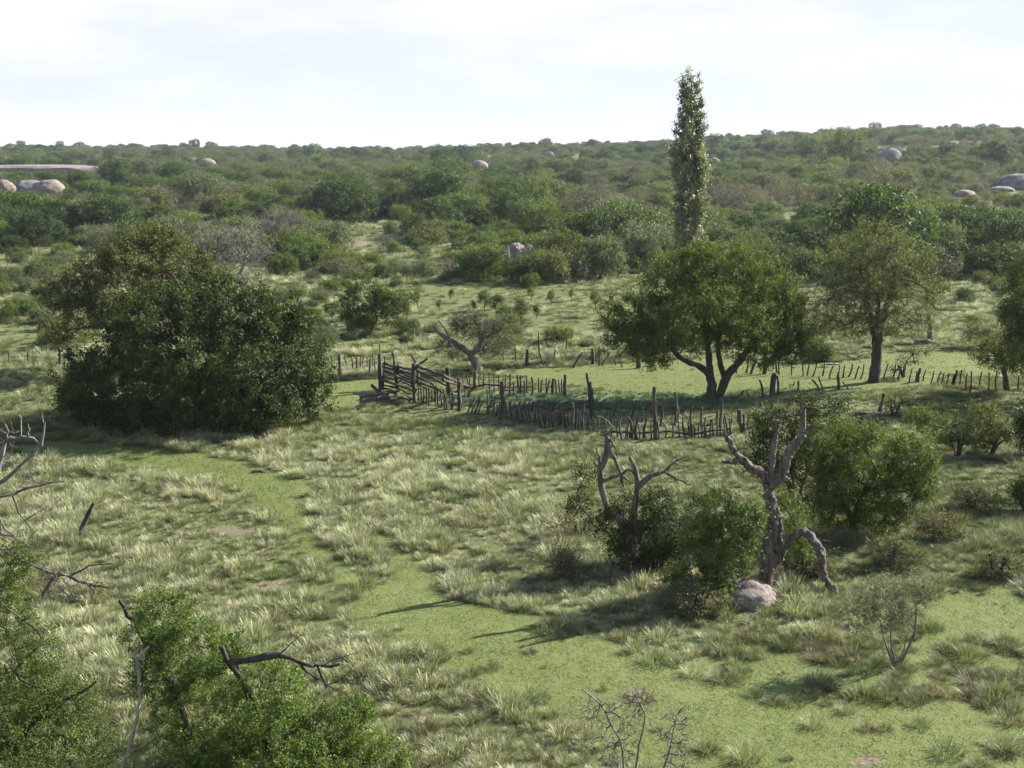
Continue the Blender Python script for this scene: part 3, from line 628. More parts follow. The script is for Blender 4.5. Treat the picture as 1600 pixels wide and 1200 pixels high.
# --- foreground bushes at the lower left
tree('foreground_bush', 'bright leafy bush in the foreground at the bottom left of the green track', 'bush', (400, 1300),
     [(262,965,62,48,0),(300,1020,84,58,0),(420,1085,70,50,0,1.2),(535,1130,70,46,0),(335,1120,110,70,.3,1.5),(470,1165,110,50,-.2,1.4),(600,1185,42,34,0),(250,1060,56,50,0),(372,1010,34,28,0),(330,1210,120,50,0),(520,1220,120,50,-.3),(225,1000,30,44,0),(410,1170,80,50,-.8,1.0)],
     [(.10,.06,[(330,1300),(300,1180),(278,1090),(248,1045)]),(.055,.03,[(248,1045),(225,1000),(200,960),(186,938)]),(.08,.05,[(430,1300),(420,1180),(400,1100)]),(.06,.035,[(400,1100),(380,1060),(362,1030),(350,1005)])],
     natt=1500, nleaf=110000, ls=0.040, lm=L_bright, bm=B_brown, tw=0.17, shell=0.6, seed=55, Y=19.0, tip=0.0035, step=0.2, fine=1, wid=0.6)
tree('dead_branch', 'broken dark dead bough with thorny twigs sticking out above the foreground bush', 'branch', (400, 1300), (),
     [(.06,.05,[(430,1240),(400,1120),(376,1060)]),(.05,.045,[(376,1060,-.3),(356,1036,-.6),(346,1010,-.7)]),(.06,.075,[(366,1034,-.7),(398,1030,-.9),(436,1022,-.9)]),(.045,.03,[(436,1022,-.9),(470,1036,-.9),(505,1040,-.9),(530,1038,-.9)]),(.035,.02,[(495,1038,-.9),(505,1062,-.9),(510,1075,-.9)]),
      (.03,.02,[(470,1034,-.9),(480,1050,-.9),(498,1062,-.9)]),(.018,.006,[(436,1022,-.9),(452,1008,-.9),(470,992,-.9)]),(.015,.006,[(510,1070,-.9),(535,1060,-.9),(555,1035,-.9)]),(.015,.006,[(505,1040,-.9),(530,1028,-.9),(560,1020,-.9)]),
      (.012,.005,[(512,1070,-.9),(545,1090,-.9),(570,1120,-.9)]),(.012,.004,[(525,1065,-.9),(560,1070,-.9),(600,1095,-.9)])],
     natt=0, nleaf=0, bm=B_brown, seed=56, Y=19.2, rk=.85)
tree('dead_branch', 'slim whitish bare stem standing left of the foreground bush', 'branch', (190, 1300), (),
     [(.035,.028,[(175,1330),(195,1190),(208,1140),(219,1090),(216,1050),(213,1030)]),(.026,.02,[(213,1040),(222,1022),(233,1010)]),(.018,.008,[(215,1050),(211,1015),(206,985)]),(.014,.006,[(219,1090),(200,1070),(186,1066)])],
     natt=0, nleaf=0, bm=B_pale, seed=57, Y=18.6)
tree('foreground_tree', 'feathery bright green treetop at the bottom left corner', 'tree', (30, 1500),
     [(25,880,30,36,0),(10,950,44,60,0),(60,1010,44,44,0),(30,1060,70,70,0),(100,1100,50,34,0),(60,1150,110,60,0,1.4),(140,1180,60,50,0),(10,1200,100,60,0)],
     [(.12,.06,[(20,1560),(20,1300),(30,1150)]),(.04,.015,[(25,1160),(75,1110),(130,1080),(150,1065)]),(.035,.015,[(-10,1150),(60,1148),(100,1150)])],
     natt=900, nleaf=62000, ls=0.031, lm=L_bright, tw=0.2, seed=58, Y=14.5, tip=0.003, step=0.2, fine=1, shell=0.45, wid=0.5)
tree('dead_tree', 'leafless grey thorn tree with arching twigs at the left edge', 'dead tree', (-70, 1330), 
     [(20,700,40,40,0),(30,760,60,40,0),(60,800,50,40,0),(20,840,50,40,0)],
     [(.09,.05,[(-90,1330),(-80,1100),(-50,900),(-30,800),(-5,760)]),(.045,.02,[(-30,800),(0,720),(8,690),(25,684),(50,684),(66,696)]),(.035,.012,[(-10,760),(15,745),(40,720),(60,700),(70,660)]),
      (.014,.005,[(32,684),(33,660),(30,648)]),(.014,.005,[(66,690),(70,668),(66,645)]),(.014,.005,[(12,688),(14,670),(8,662)]),(.012,.005,[(45,684),(46,672),(44,662)]),
      (.03,.012,[(-30,790),(20,770),(60,758),(100,752)]),(.02,.008,[(-20,830),(20,838),(55,858),(85,862)]),(.018,.006,[(20,770),(30,800),(48,830),(52,858)]),(.02,.008,[(-20,850),(10,862),(40,880)]),(.016,.006,[(0,810),(30,850),(70,892)])],
     natt=110, nleaf=0, bm=B_grey, seed=59, Y=17.5, tip=0.0038, fine=2, tw=0.16, jit=0.05, shell=0.1)
tree('dead_branch', 'fallen dead brushwood lying in the tall grass near the left edge', 'branch', (120, 935), 
     [(110,905,50,14,0),(70,895,40,12,0),(150,912,26,12,0)],
     [(.05,.03,[(60,925),(80,905),(105,900),(135,912),(170,918)]),(.045,.02,[(105,900),(60,888),(25,870),(5,850)]),(.03,.015,[(110,900),(140,885),(175,880)]),(.03,.015,[(80,905),(70,930),(42,940)]),(.03,.015,[(135,912),(150,925),(160,930)])],
     natt=90, nleaf=0, bm=B_dead, seed=60, tip=0.007, fine=1, tw=0.25)

# --- rocks
def rock(name, label, cat, px, py, wpx, hpx, m, dep=0.8, seed=0, sub=4, sink=0.25, amp=0.22, flat=0.0, group=None, crack=0.0):
    b = gnd(px, py); s = F / b[1]; rx = wpx / s / 2; rz = hpx / s / (1 - sink * 0.5)
    import bmesh
    bm = bmesh.new(); bmesh.ops.create_icosphere(bm, subdivisions=sub, radius=1)
    for v in bm.verts:
        p = v.co.copy(); o = Vector((seed * 7.3, seed * 3.1, 0))
        d = mnoise.fractal(p * 0.9 + o, 1.0, 2.0, 3) * amp * 1.6 + mnoise.fractal(p * 4 + o, 0.8, 2.1, 3) * amp * 0.25
        crack_ = crack or (0.012 if seed == 1 else 0.07)
        if crack_: d -= crack_ * max(0, 1 - abs(mnoise.noise(p * 1.1 + o * 2)) * 12)
        if crack: d -= crack * max(0, 1 - abs(mnoise.noise(p * 1.3 + o)) * 14)
        q = p * (1 + d)
        if flat and q.z > flat: q.z = flat + (q.z - flat) * 0.35
        v.co = (q.x * rx, q.y * rx * dep, (q.z) * rz * (0.5 if sink >= 0.5 else 0.72) + rz * (0.28 - sink * 0.5))
    me = bpy.data.meshes.new(name); bm.to_mesh(me); bm.free()
    for p in me.polygons: p.use_smooth = True
    me.materials.append(m)
    z = float(H(b[0], b[1])); o = link(name, me, None, (b[0], b[1], z)); tag(o, label, cat, group); return o
rock('boulder', 'rounded pinkish granite boulder beside the foot of the sawn dead tree', 'boulder', 1169, 941, 92, 36, K_pink, 0.9, 1, 5, 0.45, 0.09)
BOXES = []    # parts of the far rocks that stay clear of nearer bushes: x0,x1,y0,y1
for args, bx in (
    (('rock_slab', 'long flat bare granite slab at far left below the skyline', 'rock', 62, 273, 230, 24, K_pink, 0.5, 2, 5, .2, .08, .3), (0, 150, 250, 268)),
    (('boulder', 'large double rounded granite boulder at far left', 'boulder', 74, 306, 56, 25, K_pink, 0.9, 3, 4, .2, .10), (34, 97, 281, 301)),
    (('boulder', 'broad low granite boulder behind the large rounded one at far left', 'boulder', 48, 300, 50, 18, K_grey, 0.9, 4, 4, .2, .10), (30, 60, 281, 296)),
    (('boulder', 'rounded granite boulder cut by the left edge', 'boulder', 6, 304, 38, 21, K_pink, 0.9, 5, 4, .2, .10), (0, 24, 284, 298)),
    (('boulder', 'pale round boulder next to a dark tree near the middle of the skyline', 'boulder', 749, 264, 28, 13, K_pink, 0.9, 6, 4, .2, .08), (738, 762, 251, 262)),
    (('boulder', 'grey pointed boulder high on the right hillside', 'boulder', 1388, 252, 42, 18, K_grey, 0.8, 7, 4, .2, .14), (1372, 1404, 236, 249)),
    (('boulder', 'big dark boulder at the right edge of the hillside', 'boulder', 1592, 296, 70, 24, K_grey, 0.8, 8, 4, .2, .12), (1562, 1600, 272, 292)),
    (('boulder', 'flat pale rock left of the dark boulder on the right hillside', 'boulder', 1506, 308, 36, 11, K_pink, 0.8, 9, 4, .2, .10), (1490, 1524, 298, 306)),
    (('boulder', 'small pinkish boulder right behind the poplar', 'boulder', 1116, 254, 16, 8, K_pink, 0.8, 10, 3, .2, .10), (1108, 1124, 246, 252)),
    (('boulder', 'tiny pale boulder just under the middle skyline', 'boulder', 858, 245, 16, 8, K_pink, 0.8, 11, 3, .2, .10), (851, 866, 237, 243)),
    (('boulder', 'small pale boulder below the left skyline', 'boulder', 322, 258, 30, 10, K_pink, 0.8, 12, 3, .2, .10), (308, 338, 249, 256)),
    (('boulder', 'slim flat rock at the foot of the dark right boulder', 'boulder', 1565, 300, 40, 8, K_pink, 0.8, 19, 3, .2, .10), (1555, 1600, 292, 298)),
    (('boulder', 'craggy pale rock outcrop among bushes in the middle of the valley', 'boulder', 812, 424, 58, 44, K_pink, 0.8, 13, 5, .2, .22, 0, None, .2), (788, 830, 384, 406)),
    (('boulder', 'upright pale rock pillar on the left of the craggy outcrop', 'boulder', 793, 432, 10, 46, K_grey, 1.0, 14, 4, .1, .16), (787, 799, 390, 425)),
    (('boulder', 'heap-like reddish rock right of the craggy outcrop', 'boulder', 900, 430, 42, 24, K_pink, 0.8, 15, 4, .2, .25, 0, None, .2), (884, 914, 406, 418)),
    (('boulder', 'small flat stone right under the sawn dead tree', 'boulder', 1262, 948, 30, 8, K_pink, 0.8, 16, 3, .2, .12), None)):
    rock(*args)
    if bx: BOXES.append((bx, gnd(args[3], args[4])[1]))

# --- posts, stakes and fences
def fence(name, label, cat, posts, rails=(), px0=0, py0=0, s=1.0, seed=0, group=None, child='post', dig=0.15, wires=()):
    """posts: (radius m, x0,y0, ..., xn,yn) from top to foot in crop coordinates; the foot stands on the ground"""
    rs = np.random.default_rng(300 + seed); root = None; foot = []; objs = []
    for p in posts:
        q = [(px0 + p[i] / s, py0 + p[i + 1] / s) for i in range(1, len(p), 2)]
        g = gnd(*q[-1]); lean = rs.normal(0, 0.08)
        pts = [at(a, b_, g[1] + lean * k) for k, (a, b_) in enumerate(reversed(q))]; pts[0] = np.array([g[0], g[1], g[2] - dig])
        foot.append(g); objs.append((p[0], pts))
    o0 = foot[0]; root = thing(name, label, cat, o0, group)
    for r, pts in objs:
        pts = [a - o0 for a in pts]
        if len(pts) == 2: pts = [pts[0], (pts[0] + pts[1]) / 2 + rs.normal(0, 0.025, 3), pts[1]]
        r *= 1.3 if r < .04 else 1.1; P, rd = polyline(pts, r * 1.1, r * 0.8, 0.22, r * 0.12, rs); mb = MB(); rd = rd * (1 + rs.normal(0, .08, len(rd)))
        tubes(mb, P, np.arange(len(P)) - 1, rd, 7, rs=rs); link(child, mb.mesh('post', B_post, True), root)
    F_ = np.array(foot)
    for r_ in rails:
        q = [(px0 + r_[i] / s, py0 + r_[i + 1] / s) for i in range(1, len(r_), 2)]
        pts = []
        for a, b_ in q:      # a rail follows the depth of the posts it crosses
            gx = [proj(f[0], f[1], f[2])[0] for f in F_]; k = np.argsort(np.abs(np.array(gx) - a))[:2]
            wgt = 1 / (np.abs(np.array(gx)[k] - a) + 1.5); Yd = float((F_[k, 1] * wgt).sum() / wgt.sum()) + 0.06
            pts.append(at(a, b_, Yd) - o0)
        if len(pts) == 2: pts = [pts[0], (pts[0] + pts[1]) / 2 + rs.normal(0, 0.03, 3), pts[1]]
        P, rd = polyline(pts, r_[0] * 1.15, r_[0] * 0.85, 0.3, 0.012, rs); mb = MB(); tubes(mb, P, np.arange(len(P)) - 1, rd, 7, rs=rs)
        link('wire' if r_[0] < 0.01 else 'rail', mb.mesh('rail', B_post, True), root)
    return root
# rail corral with chute (crop 480,520 x5)
cor = [(.085,565,165,572,470),(.05,665,150,680,230,702,450),(.08,710,250,712,455),(.085,830,240,845,545),(.10,1090,270,1112,500),(.07,1185,380,1190,612),(.075,1310,300,1312,440),(.085,1520,380,1532,662),(.04,605,180,600,300,590,440),
       (.06,815,180,850,250,880,420),(.05,1180,350,1185,590)]
cor += [(.024,x,y0,x+dx,y1) for x,y0,dx,y1 in ((1180,300,4,420),(1245,310,22,410),(1215,330,6,430),(1270,340,-6,420),(1345,330,4,430),(1385,310,-8,430),(1420,310,12,500),(1460,320,-2,470),(1495,330,4,450),(1555,330,-6,440),(1585,320,2,440),(1230,440,4,540),(1260,440,-4,520),(1400,440,6,560),(1440,450,2,540))]
cor += [(.028,x,y0,x+dx,y1) for x,y0,dx,y1 in ((870,430,0,545),(886,425,4,545),(905,420,-4,550),(930,425,2,560),(948,430,-2,570),(975,440,0,545),(992,430,2,540),(1008,440,-4,560),(1020,450,2,575),(1042,440,10,590),(1060,440,36,600),(1078,450,-4,600),(1112,480,32,592),(1135,470,-8,600),(1150,500,0,560),(1200,500,6,600))]
fence('corral_fence', 'dark weathered rail corral with criss-crossed poles next to the gnarled tree', 'fence', cor,
      [(.05,590,240,700,262,820,290),(.04,585,262,720,305,830,352),(.05,600,300,830,400),(.04,600,340,720,372,840,430),(.05,598,372,830,455),(.04,595,405,700,430,800,480),(.05,840,255,940,290,1060,330),(.05,1060,330,1180,390,1290,430),
       (.045,870,300,980,350,1080,410),(.05,840,372,940,410,1010,440),(.04,845,330,960,395,1060,470),(.05,1060,370,1180,405,1280,430),(.045,1280,430,1400,405,1520,415),(.045,1130,480,1350,492,1530,512),(.045,590,430,720,470,830,520),
       (.05,840,250,890,235,935,205),(.045,600,225,720,290,850,330),(.035,720,330,830,380,960,450)], 480, 520, 5, 1)
fence('stick_fence', 'crooked stick fence running along the near side of the blue green plants', 'fence',
      [(.03,1270-480+0,0,0,0)][:0] +
      [(.028,a,b,c,d) for a,b,c,d in ((1310,510,1235,630),(1330,520,1268,636),(1352,525,1292,620),(1368,540,1335,640),(1430,552,1395,640),(1465,540,1440,642),(1485,560,1455,665),(1505,540,1506,680),(1550,540,1562,680),(1585,540,1598,662),(1345,500,1300,640),(1410,560,1425,640))],
      [], 480, 520, 5, 2)
front = [(.03,60,350,90,480),(.03,95,370,132,478),(.026,125,360,162,485),(.03,150,370,182,470),(.03,180,370,200,478),(.03,250,370,245,430,270,520),(.028,262,400,296,516),(.026,315,370,325,440,352,516),(.03,385,390,396,500),(.03,400,400,420,525),
         (.028,455,350,465,400,446,540),(.03,480,410,475,525),(.028,535,360,522,440,528,545),(.026,555,450,550,528),(.03,765,450,750,500,775,588),(.035,800,450,825,480,818,582),(.03,868,450,855,510,862,588),(.032,925,450,908,520,915,588),
         (.075,970,258,968,400,985,590),(.026,1145,450,1150,500,1165,572),(.035,1210,385,1195,440,1210,578),(.028,1290,450,1285,500,1298,576),(.028,1408,440,1420,500,1428,560),(.026,1438,455,1452,570)]
ft = sorted([p for p in front if p[0] < .06], key=lambda p: p[-2]); rs_ = np.random.default_rng(5)
for a, b in zip(ft[:-1], ft[1:]):
    g_ = b[-2] - a[-2]
    for k in range(1, int(min(5, g_ // 21)) + (g_ > 24)):
        f_ = k / (int(min(5, g_ // 21)) + (g_ > 24)); x_ = a[-2] + g_ * f_ + rs_.uniform(-4, 4); y_ = a[-1] + (b[-1] - a[-1]) * f_; front.append((.024, x_ + rs_.uniform(-22, 10), y_ - rs_.uniform(85, 135), x_ + rs_.uniform(-8, 8), y_ - 60, x_, y_))
fence('stick_fence', 'front stick fence with a low horizontal rail and one tall thick post', 'fence', front,
      [(.042,550,525,620,540,700,537,790,543,860,545,970,540),(.042,960,532,1080,540,1160,548,1230,548,1330,530,1440,522)], 780, 540, 4, 3)
mid = [(.07,568,228,580,340,590,455),(.045,545,172,560,280,575,448),(.026,690,375,680,410,650,445),(.028,740,380,720,420,702,450),(.026,695,400,697,512),(.045,865,345,840,410,805,480),(.026,900,370,896,490),(.035,1020,380,1018,440,1005,506),
       (.045,1098,290,1108,360,1102,500),(.035,1118,380,1120,498),(.035,1268,385,1262,440,1268,512),(.035,1365,400,1360,496),(.05,1393,335,1388,420,1378,512),(.09,1500,400,1505,470,1524,548),(.04,1528,430,1530,545),(.03,1455,455,1440,560),(.026,1560,430,1556,525)]
fence('stick_fence', 'loose row of tall stakes just inside the front stick fence', 'fence', mid, [(.05,390,402,470,382,560,345)], 780, 540, 4, 4)
upper = [(.035,68,180,66,320),(.045,112,185,120,300),(.045,134,185,136,300),(.028,170,188,170,300),(.035,155,220,157,310),(.04,203,195,205,315),(.03,245,200,252,312),(.035,268,212,254,300),(.03,293,205,293,315),(.035,315,215,288,312),(.055,337,205,337,322),(.035,350,208,366,325),
         (.028,370,210,384,310),(.03,390,210,402,312),(.065,411,182,415,322),(.035,402,240,408,322),(.03,20,250,22,330),(.028,90,230,92,320)]
fence('stick_fence', 'straight back row of pickets ending in a thick post beside the green lawn', 'fence', upper,
      [(.035,40,255,120,258,205,256),(.035,30,275,90,280,150,278)], 780, 540, 4, 5)
slant = [(.026,a,b,c,d) for a,b,c,d in ((240,345,225,405),(285,345,262,410),(318,350,290,415),(345,345,318,420),(372,350,375,420),(215,350,205,410),(190,345,185,405),(160,345,150,405),(130,350,128,400),(98,352,90,400))]
fence('stick_fence', 'low slanting sticks between the picket row and the front stick fence', 'fence', slant, [], 780, 540, 4, 6)
bleft = [(.04,118,85,112,180),(.055,250,170,245,322),(.024,290,180,320,280),(.04,345,185,350,302),(.035,385,190,386,305),(.028,420,180,421,286),(.026,436,185,436,282),(.026,468,190,468,290),(.04,490,200,490,322),(.024,510,165,508,280),(.026,522,205,542,330),(.03,563,88,563,170),(.03,334,90,334,180),(.028,190,180,200,300)]
fence('picket_fence', 'dark picket row between the big bush and the corral', 'fence', bleft, [], 480, 520, 5, 7)
fence('wire_fence', 'line of thin stakes left of the big bush', 'fence', [(.035,130,145,130,212),(.07,277,130,280,218),(.03,332,180,332,225),(.03,40,150,40,215)], [(.006,-60,175,130,170,280,170,340,195),(.006,-60,195,130,192,280,195)], 0, 500, 3, 8)
fence('wire_fence', 'thin stakes right of the big bush before the corral', 'fence', [(.05,1510,110,1505,168),(.07,1590,170,1590,268)], [(.006,1505,130,1590,190)], 0, 500, 3, 9)
back = [(.07,873,138,873,216),(.03,925,60,930,150,955,220),(.028,1005,140,1000,165,995,192),(.045,1130,150,1105,190,1080,226),(.075,1178,135,1178,208),(.028,1210,120,1210,215),(.03,1262,150,1238,185,1212,216),(.026,1290,170,1325,222),(.026,1288,165,1290,215),(.11,1395,130,1396,226),(.03,1058,90,1058,150),
        (.03,760,150,765,200),(.028,1460,160,1470,215),(.03,1510,160,1535,220),(.03,815,110,818,200)]
fence('post_fence', 'far fence of scattered posts and leaning sticks behind the green lawn', 'fence', back, [(.006,760,165,873,155,1060,158,1178,150,1395,150),(.006,760,185,873,180,1178,176,1395,178)], 533, 500, 3, 10)
under = [(.035,312,170,298,250),(.05,350,180,335,215,316,254),(.09,392,150,386,255),(.035,440,170,446,250),(.028,510,200,512,262),(.028,560,195,566,265),(.03,600,190,585,262),(.03,455,160,456,255),(.028,250,175,258,250)]
fence('post_fence', 'dark stakes standing in the shade under the broad green tree', 'fence', under, [(.006,250,205,390,195,600,205)], 1066, 500, 3, 11)
right = [(.028,a,b,c,d) for a,b,c,d in ((632,198,606,268),(667,200,655,262),(708,215,690,276),(738,210,718,272),(762,210,752,272),(800,205,772,268),(830,215,806,278),(852,205,828,278),(965,205,940,278),(1000,208,985,272),(1078,225,1062,292),(1142,235,1130,288),(1180,240,1160,306),(1215,240,1195,302),(1252,250,1232,312),
         (1310,235,1302,328),(1356,240,1350,342),(1406,240,1395,322),(1438,245,1432,345),(1475,240,1480,342),(1578,262,1578,332),(1025,215,1010,280),(1100,240,1090,290),(1226,250,1212,305),(1276,255,1262,318),(1336,250,1330,335))] + [(.06,1116,225,1102,292),(.055,1288,235,1268,318)]
fence('stick_fence', 'long row of leaning thin stakes along the dark bank at right', 'fence', right, [(.006,632,220,852,228,1142,252,1310,262,1480,268,1580,285),(.006,632,245,852,250,1142,272,1310,290,1480,302)], 1066, 500, 3, 12)
lone = [('thick dark stump-like post on the lawn right of the broad tree', (.11,430,252,425,300,420,356), (.035,445,262,450,352)),
        ('crooked thin stake left of the stump-like post on the lawn', (.035,362,280,375,320,380,366)),
        ('short forked stick standing on the lawn right of the stump-like post', (.04,544,285,546,330), (.025,528,290,514,312)),
        ('two crossed leaning sticks on the lawn before the stout-trunked tree', (.035,608,280,650,332), (.03,638,268,664,334)),
        ('short dark post with a slanted stick on the lawn below the stick fence', (.055,730,250,731,326), (.025,748,290,790,326)),
        ('arched fallen stick on the lawn edge left of the stump-like post', (.035,290,330,240,366), (.025,300,326,320,358))]
for i, l in enumerate(lone): fence('stake', l[0], 'stake', l[1:], [], 1066, 500, 3, 20 + i)
fence('stake', 'tall leaning stake with a short rail above the right bushes', 'stake', [(.06,945,345,930,410,910,492),(.03,850,450,826,512),(.03,878,450,868,516),(.028,800,450,785,510),(.028,710,450,705,500)], [(.055,800,442,860,438,922,436)], 1066, 500, 3, 27)
fence('stake', 'grey upright stake among bushes at the right beside a leaning stick', 'stake', [(.08,1288,425,1280,470,1272,525),(.03,1252,445,1235,502),(.04,1260,570,1300,640)], [], 1066, 500, 3, 28)
fence('stake', 'single dark leaning stake in the tall grass at left', 'stake', [(.055,440,858,405,930,385,970,378,1032)], [], 0, 500, 3, 29)
fence('stake', 'reddish post in front of the pale grass right of the stout-trunked tree', 'stake', [(.13,1158,-30,1160,60,1164,112)], [], 1066, 500, 3, 30)
# fallen timber
def logs(name, label, cat, specs, px0, py0, s, m, seed):
    rs = np.random.default_rng(seed); o0 = gnd(px0 + specs[0][1] / s, py0 + specs[0][2] / s); root = thing(name, label, cat, o0)
    for sp in specs:
        q = [(px0 + sp[i] / s, py0 + sp[i + 1] / s) for i in range(1, len(sp), 2)]
        Y0 = gnd(*max(q, key=lambda a: a[1]))[1]; pts = [at(a, b, Y0) - o0 for a, b in q]
        P, rd = polyline(pts, sp[0], sp[0] * .7, .2, .01, rs); mb = MB(); tubes(mb, P, np.arange(len(P)) - 1, rd, 8, rs=rs, wob=.2); link('log', mb.mesh('log', m, True), root)
logs('log_pile', 'low heap of old grey logs at the foot of the corral', 'log pile', [(.11,430,545,520,520,640,500),(.12,500,545,590,535,700,520),(.09,470,500,560,480,640,478),(.10,560,550,660,545,760,540),(.08,540,470,640,460,720,450),(.09,650,520,720,510,830,520),(.07,500,405,540,440,600,460),(.10,420,530,450,500,500,480)], 480, 520, 5, B_dead, 61)
logs('fallen_branch', 'bleached white branch lying on the grass at the foot of the stout tree', 'branch', [(.07,655,212,690,206,735,208),(.04,690,206,712,198),(.04,660,218,700,222)], 1066, 500, 3, B_pale, 62)
logs('fallen_branch', 'pale fallen bough behind the fence right of the broad tree', 'branch', [(.07,655,118,690,116,716,120)], 1066, 500, 3, B_pale, 63)
logs('fallen_branch', 'tangle of dry brown brushwood left of the stout tree', 'branch', [(.04,760,180,800,172,850,180),(.03,770,170,820,182,840,200),(.03,790,165,830,168,870,172),(.03,800,190,850,160)], 1066, 500, 3, B_dead, 64)
logs('fallen_branch', 'dark fallen log under the grass in front of the reddish post', 'branch', [(.12,1090,106,1130,98,1165,104,1230,125)], 1066, 500, 3, B_dead, 65)
logs('fallen_branch', 'knobbly dead wood lying right of the boulder', 'branch', [(.08,450,405,490,400,525,428),(.05,560,430,600,420,640,405,660,400),(.06,430,330,460,360,490,372)], 1066, 800, 3, B_dead, 66)
logs('fallen_branch', 'small dark stick lying in the tall grass below the big bush', 'branch', [(.05,1180,712,1220,708,1245,716),(.03,1190,700,1220,714)], 0, 500, 3, B_dead, 67)

# ---------------------------------------------------------------- saplings and small bushes in the field
def proto_plant(nm, nmesh, lobes, natt, nleaf, ls, lm, bm, tw, seed, trunks=None, tip=0.008, shell=0.4, fine=0, ntw=5):
    """crown and trunk meshes in metres around the origin"""
    rs = np.random.default_rng(seed); LB = lobes
    TR = trunks or [polyline([(0, 0, -.2), (rs.normal(0, .1), rs.normal(0, .1), .5), (rs.normal(0, .2), rs.normal(0, .2), min(l[2] for l in LB))], .05, .03, .3, .02, rs)]
    att, dirs = lobe_points(LB, natt, rs, shell, 0.1)
    pos, par, rad = grow(TR, att, 0.5, 0.05, tip, rs=rs, lobec=np.array([l[:3] for l in LB]))
    if fine:
        a2 = np.repeat(att, fine, 0) + nrm(np.repeat(dirs, fine, 0) + rs.normal(0, 0.8, (len(att) * fine, 3))) * (tw * rs.uniform(0.5, 1.3, (len(att) * fine, 1)))
        j = np.array([int(np.argmin(((pos - a) ** 2).sum(1))) for a in att]); pos = np.vstack([pos, a2]); par = np.concatenate([par, np.repeat(j, fine)]); rad = np.concatenate([rad, np.full(len(a2), tip * 0.8)])
    tm = MB(); tubes(tm, pos, par, rad, 6, rs=rs); cm = MB(); leaves(cm, att, max(1, nleaf // len(att)), ls, tw, dirs, rs, ntw, wid=.65)
    return cm.mesh(nm + '_crown', lm, False), tm.mesh(nm + '_trunk', bm, True)
sap = [proto_plant('sapling_a', 0, [(0,0,1.5,.45,.45,.6),(.2,.1,2.0,.35,.35,.45),(-.2,0,1.1,.4,.4,.3)], 70, 2600, .09, L_grey, B_brown, .25, 71),
       proto_plant('sapling_b', 0, [(0,0,1.2,.6,.6,.5),(.3,0,1.6,.4,.4,.4),(-.35,.1,1.5,.4,.4,.35)], 80, 2800, .09, L_mid, B_brown, .25, 72)]
sp = [(652,449,486,0,'with a round top left of the gap between sapling pairs'),(757,452,486,1,'the widest of the field saplings above the gnarled tree'),(740,470,487,0,'thin, at the left foot of the widest field sapling'),(776,458,492,1,'right neighbour of the widest field sapling'),
      (790,476,502,0,'nearest to the gnarled tree crown'),(838,473,499,1,'alone, between the gnarled tree and the pale grass mound'),(814,468,508,0,'tall and thin right above the gnarled tree'),(686,469,487,0,'tiny, alone on the green strip'),(519,470,501,1,'beside the round leafy tree on its left'),
      (636,470,505,0,'close right behind the round leafy tree'),(615,476,505,1,'half hidden by the round leafy tree'),(861,455,478,0,'in front of the craggy outcrop bushes'),(830,445,470,1,'on the far edge of the field under the craggy outcrop'),(930,455,485,0,'next to the left flank of the broad green tree'),
      (705,448,470,1,'on the far left edge of the green strip'),(893,450,472,0,'behind the pale grass mound'),(18,470,500,1,'in the grass at the far left edge of the view'),(60,478,506,0,'left of the sprawling olive tree')]
for i, (px, y0, y1, k, lab) in enumerate(sp):
    b = gnd(px, y1); s = F / b[1]; sc_ = (y1 - y0) / s / 2.3
    r = thing('sapling', 'small field sapling ' + lab, 'sapling', b, 'saplings in the middle field'); q_ = (.72, 1.25, .95, 1.4, .82)[i % 5]; r.scale = (sc_ * q_ * 1.1, sc_ * 1.0 * q_, sc_ * (.8 + .2 * q_)); r.rotation_euler[2] = i * 1.7
    link('crown', sap[k][0], r); link('trunk', sap[k][1], r)

# ---------------------------------------------------------------- grass tussocks
def tuft(name, m, n=80, h=0.45, spread=0.10, lean=0.5, wdt=0.012, plume=0.0, seed=0, droop=0.5, wind=(0.10, 0.0)):
    rs = np.random.default_rng(seed); a = rs.uniform(0, 2 * np.pi, n); r0 = spread * np.sqrt(rs.random(n))
    ln = np.abs(rs.normal(0, lean, n)) * 0.8 + 0.06 + r0 / spread * lean * 0.55; hh = h * rs.uniform(0.55, 1.12, n)
    base = np.stack([r0 * np.cos(a), r0 * np.sin(a), np.full(n, -0.04)], -1); a2 = a + rs.normal(0, .35, n)
    dx, dy = np.cos(a2), np.sin(a2); K = 4; pts = []; 
    for k in range(K):
        u = k / (K - 1); th = ln * (0.35 + droop * 1.1 * u); rr = hh * u * np.sin(np.minimum(th, 1.5)); z = hh * u * np.cos(np.minimum(th, 1.35))
        pts.append(base + np.stack([dx * rr + wind[0] * u * u * hh, dy * rr + wind[1] * u * u * hh, z], -1))
    side = np.stack([-np.sin(a2 + rs.normal(0, .8, n)), np.cos(a2), np.zeros(n)], -1)
    isp = rs.random(n) < plume
    W = [wdt * np.ones(n), wdt * 0.95 * np.ones(n), np.where(isp, wdt * 1.9, wdt * 0.6), np.where(isp, wdt * 0.6, wdt * 0.06)]
    vv = []; tt = []
    for k in range(K):
        vv += [pts[k] - side * W[k][:, None] / 2, pts[k] + side * W[k][:, None] / 2]
        tv = (k / (K - 1)) * np.where(isp, 1.0, 0.80); tt += [tv, tv]
    v = np.stack(vv, 1).reshape(-1, 3); t = np.stack(tt, 1).reshape(-1); b = np.arange(n)[:, None] * 2 * K
    q = np.stack([np.stack([b[:, 0] + 2 * k, b[:, 0] + 2 * k + 1, b[:, 0] + 2 * k + 3, b[:, 0] + 2 * k + 2], -1) for k in range(K - 1)], 1).reshape(-1, 4)
    mb = MB(); mb.add(v, q, t=t, r=np.repeat(np.clip(rs.normal(.5, .25, n), 0, 1), 2 * K)); return mb.mesh(name, m, True)
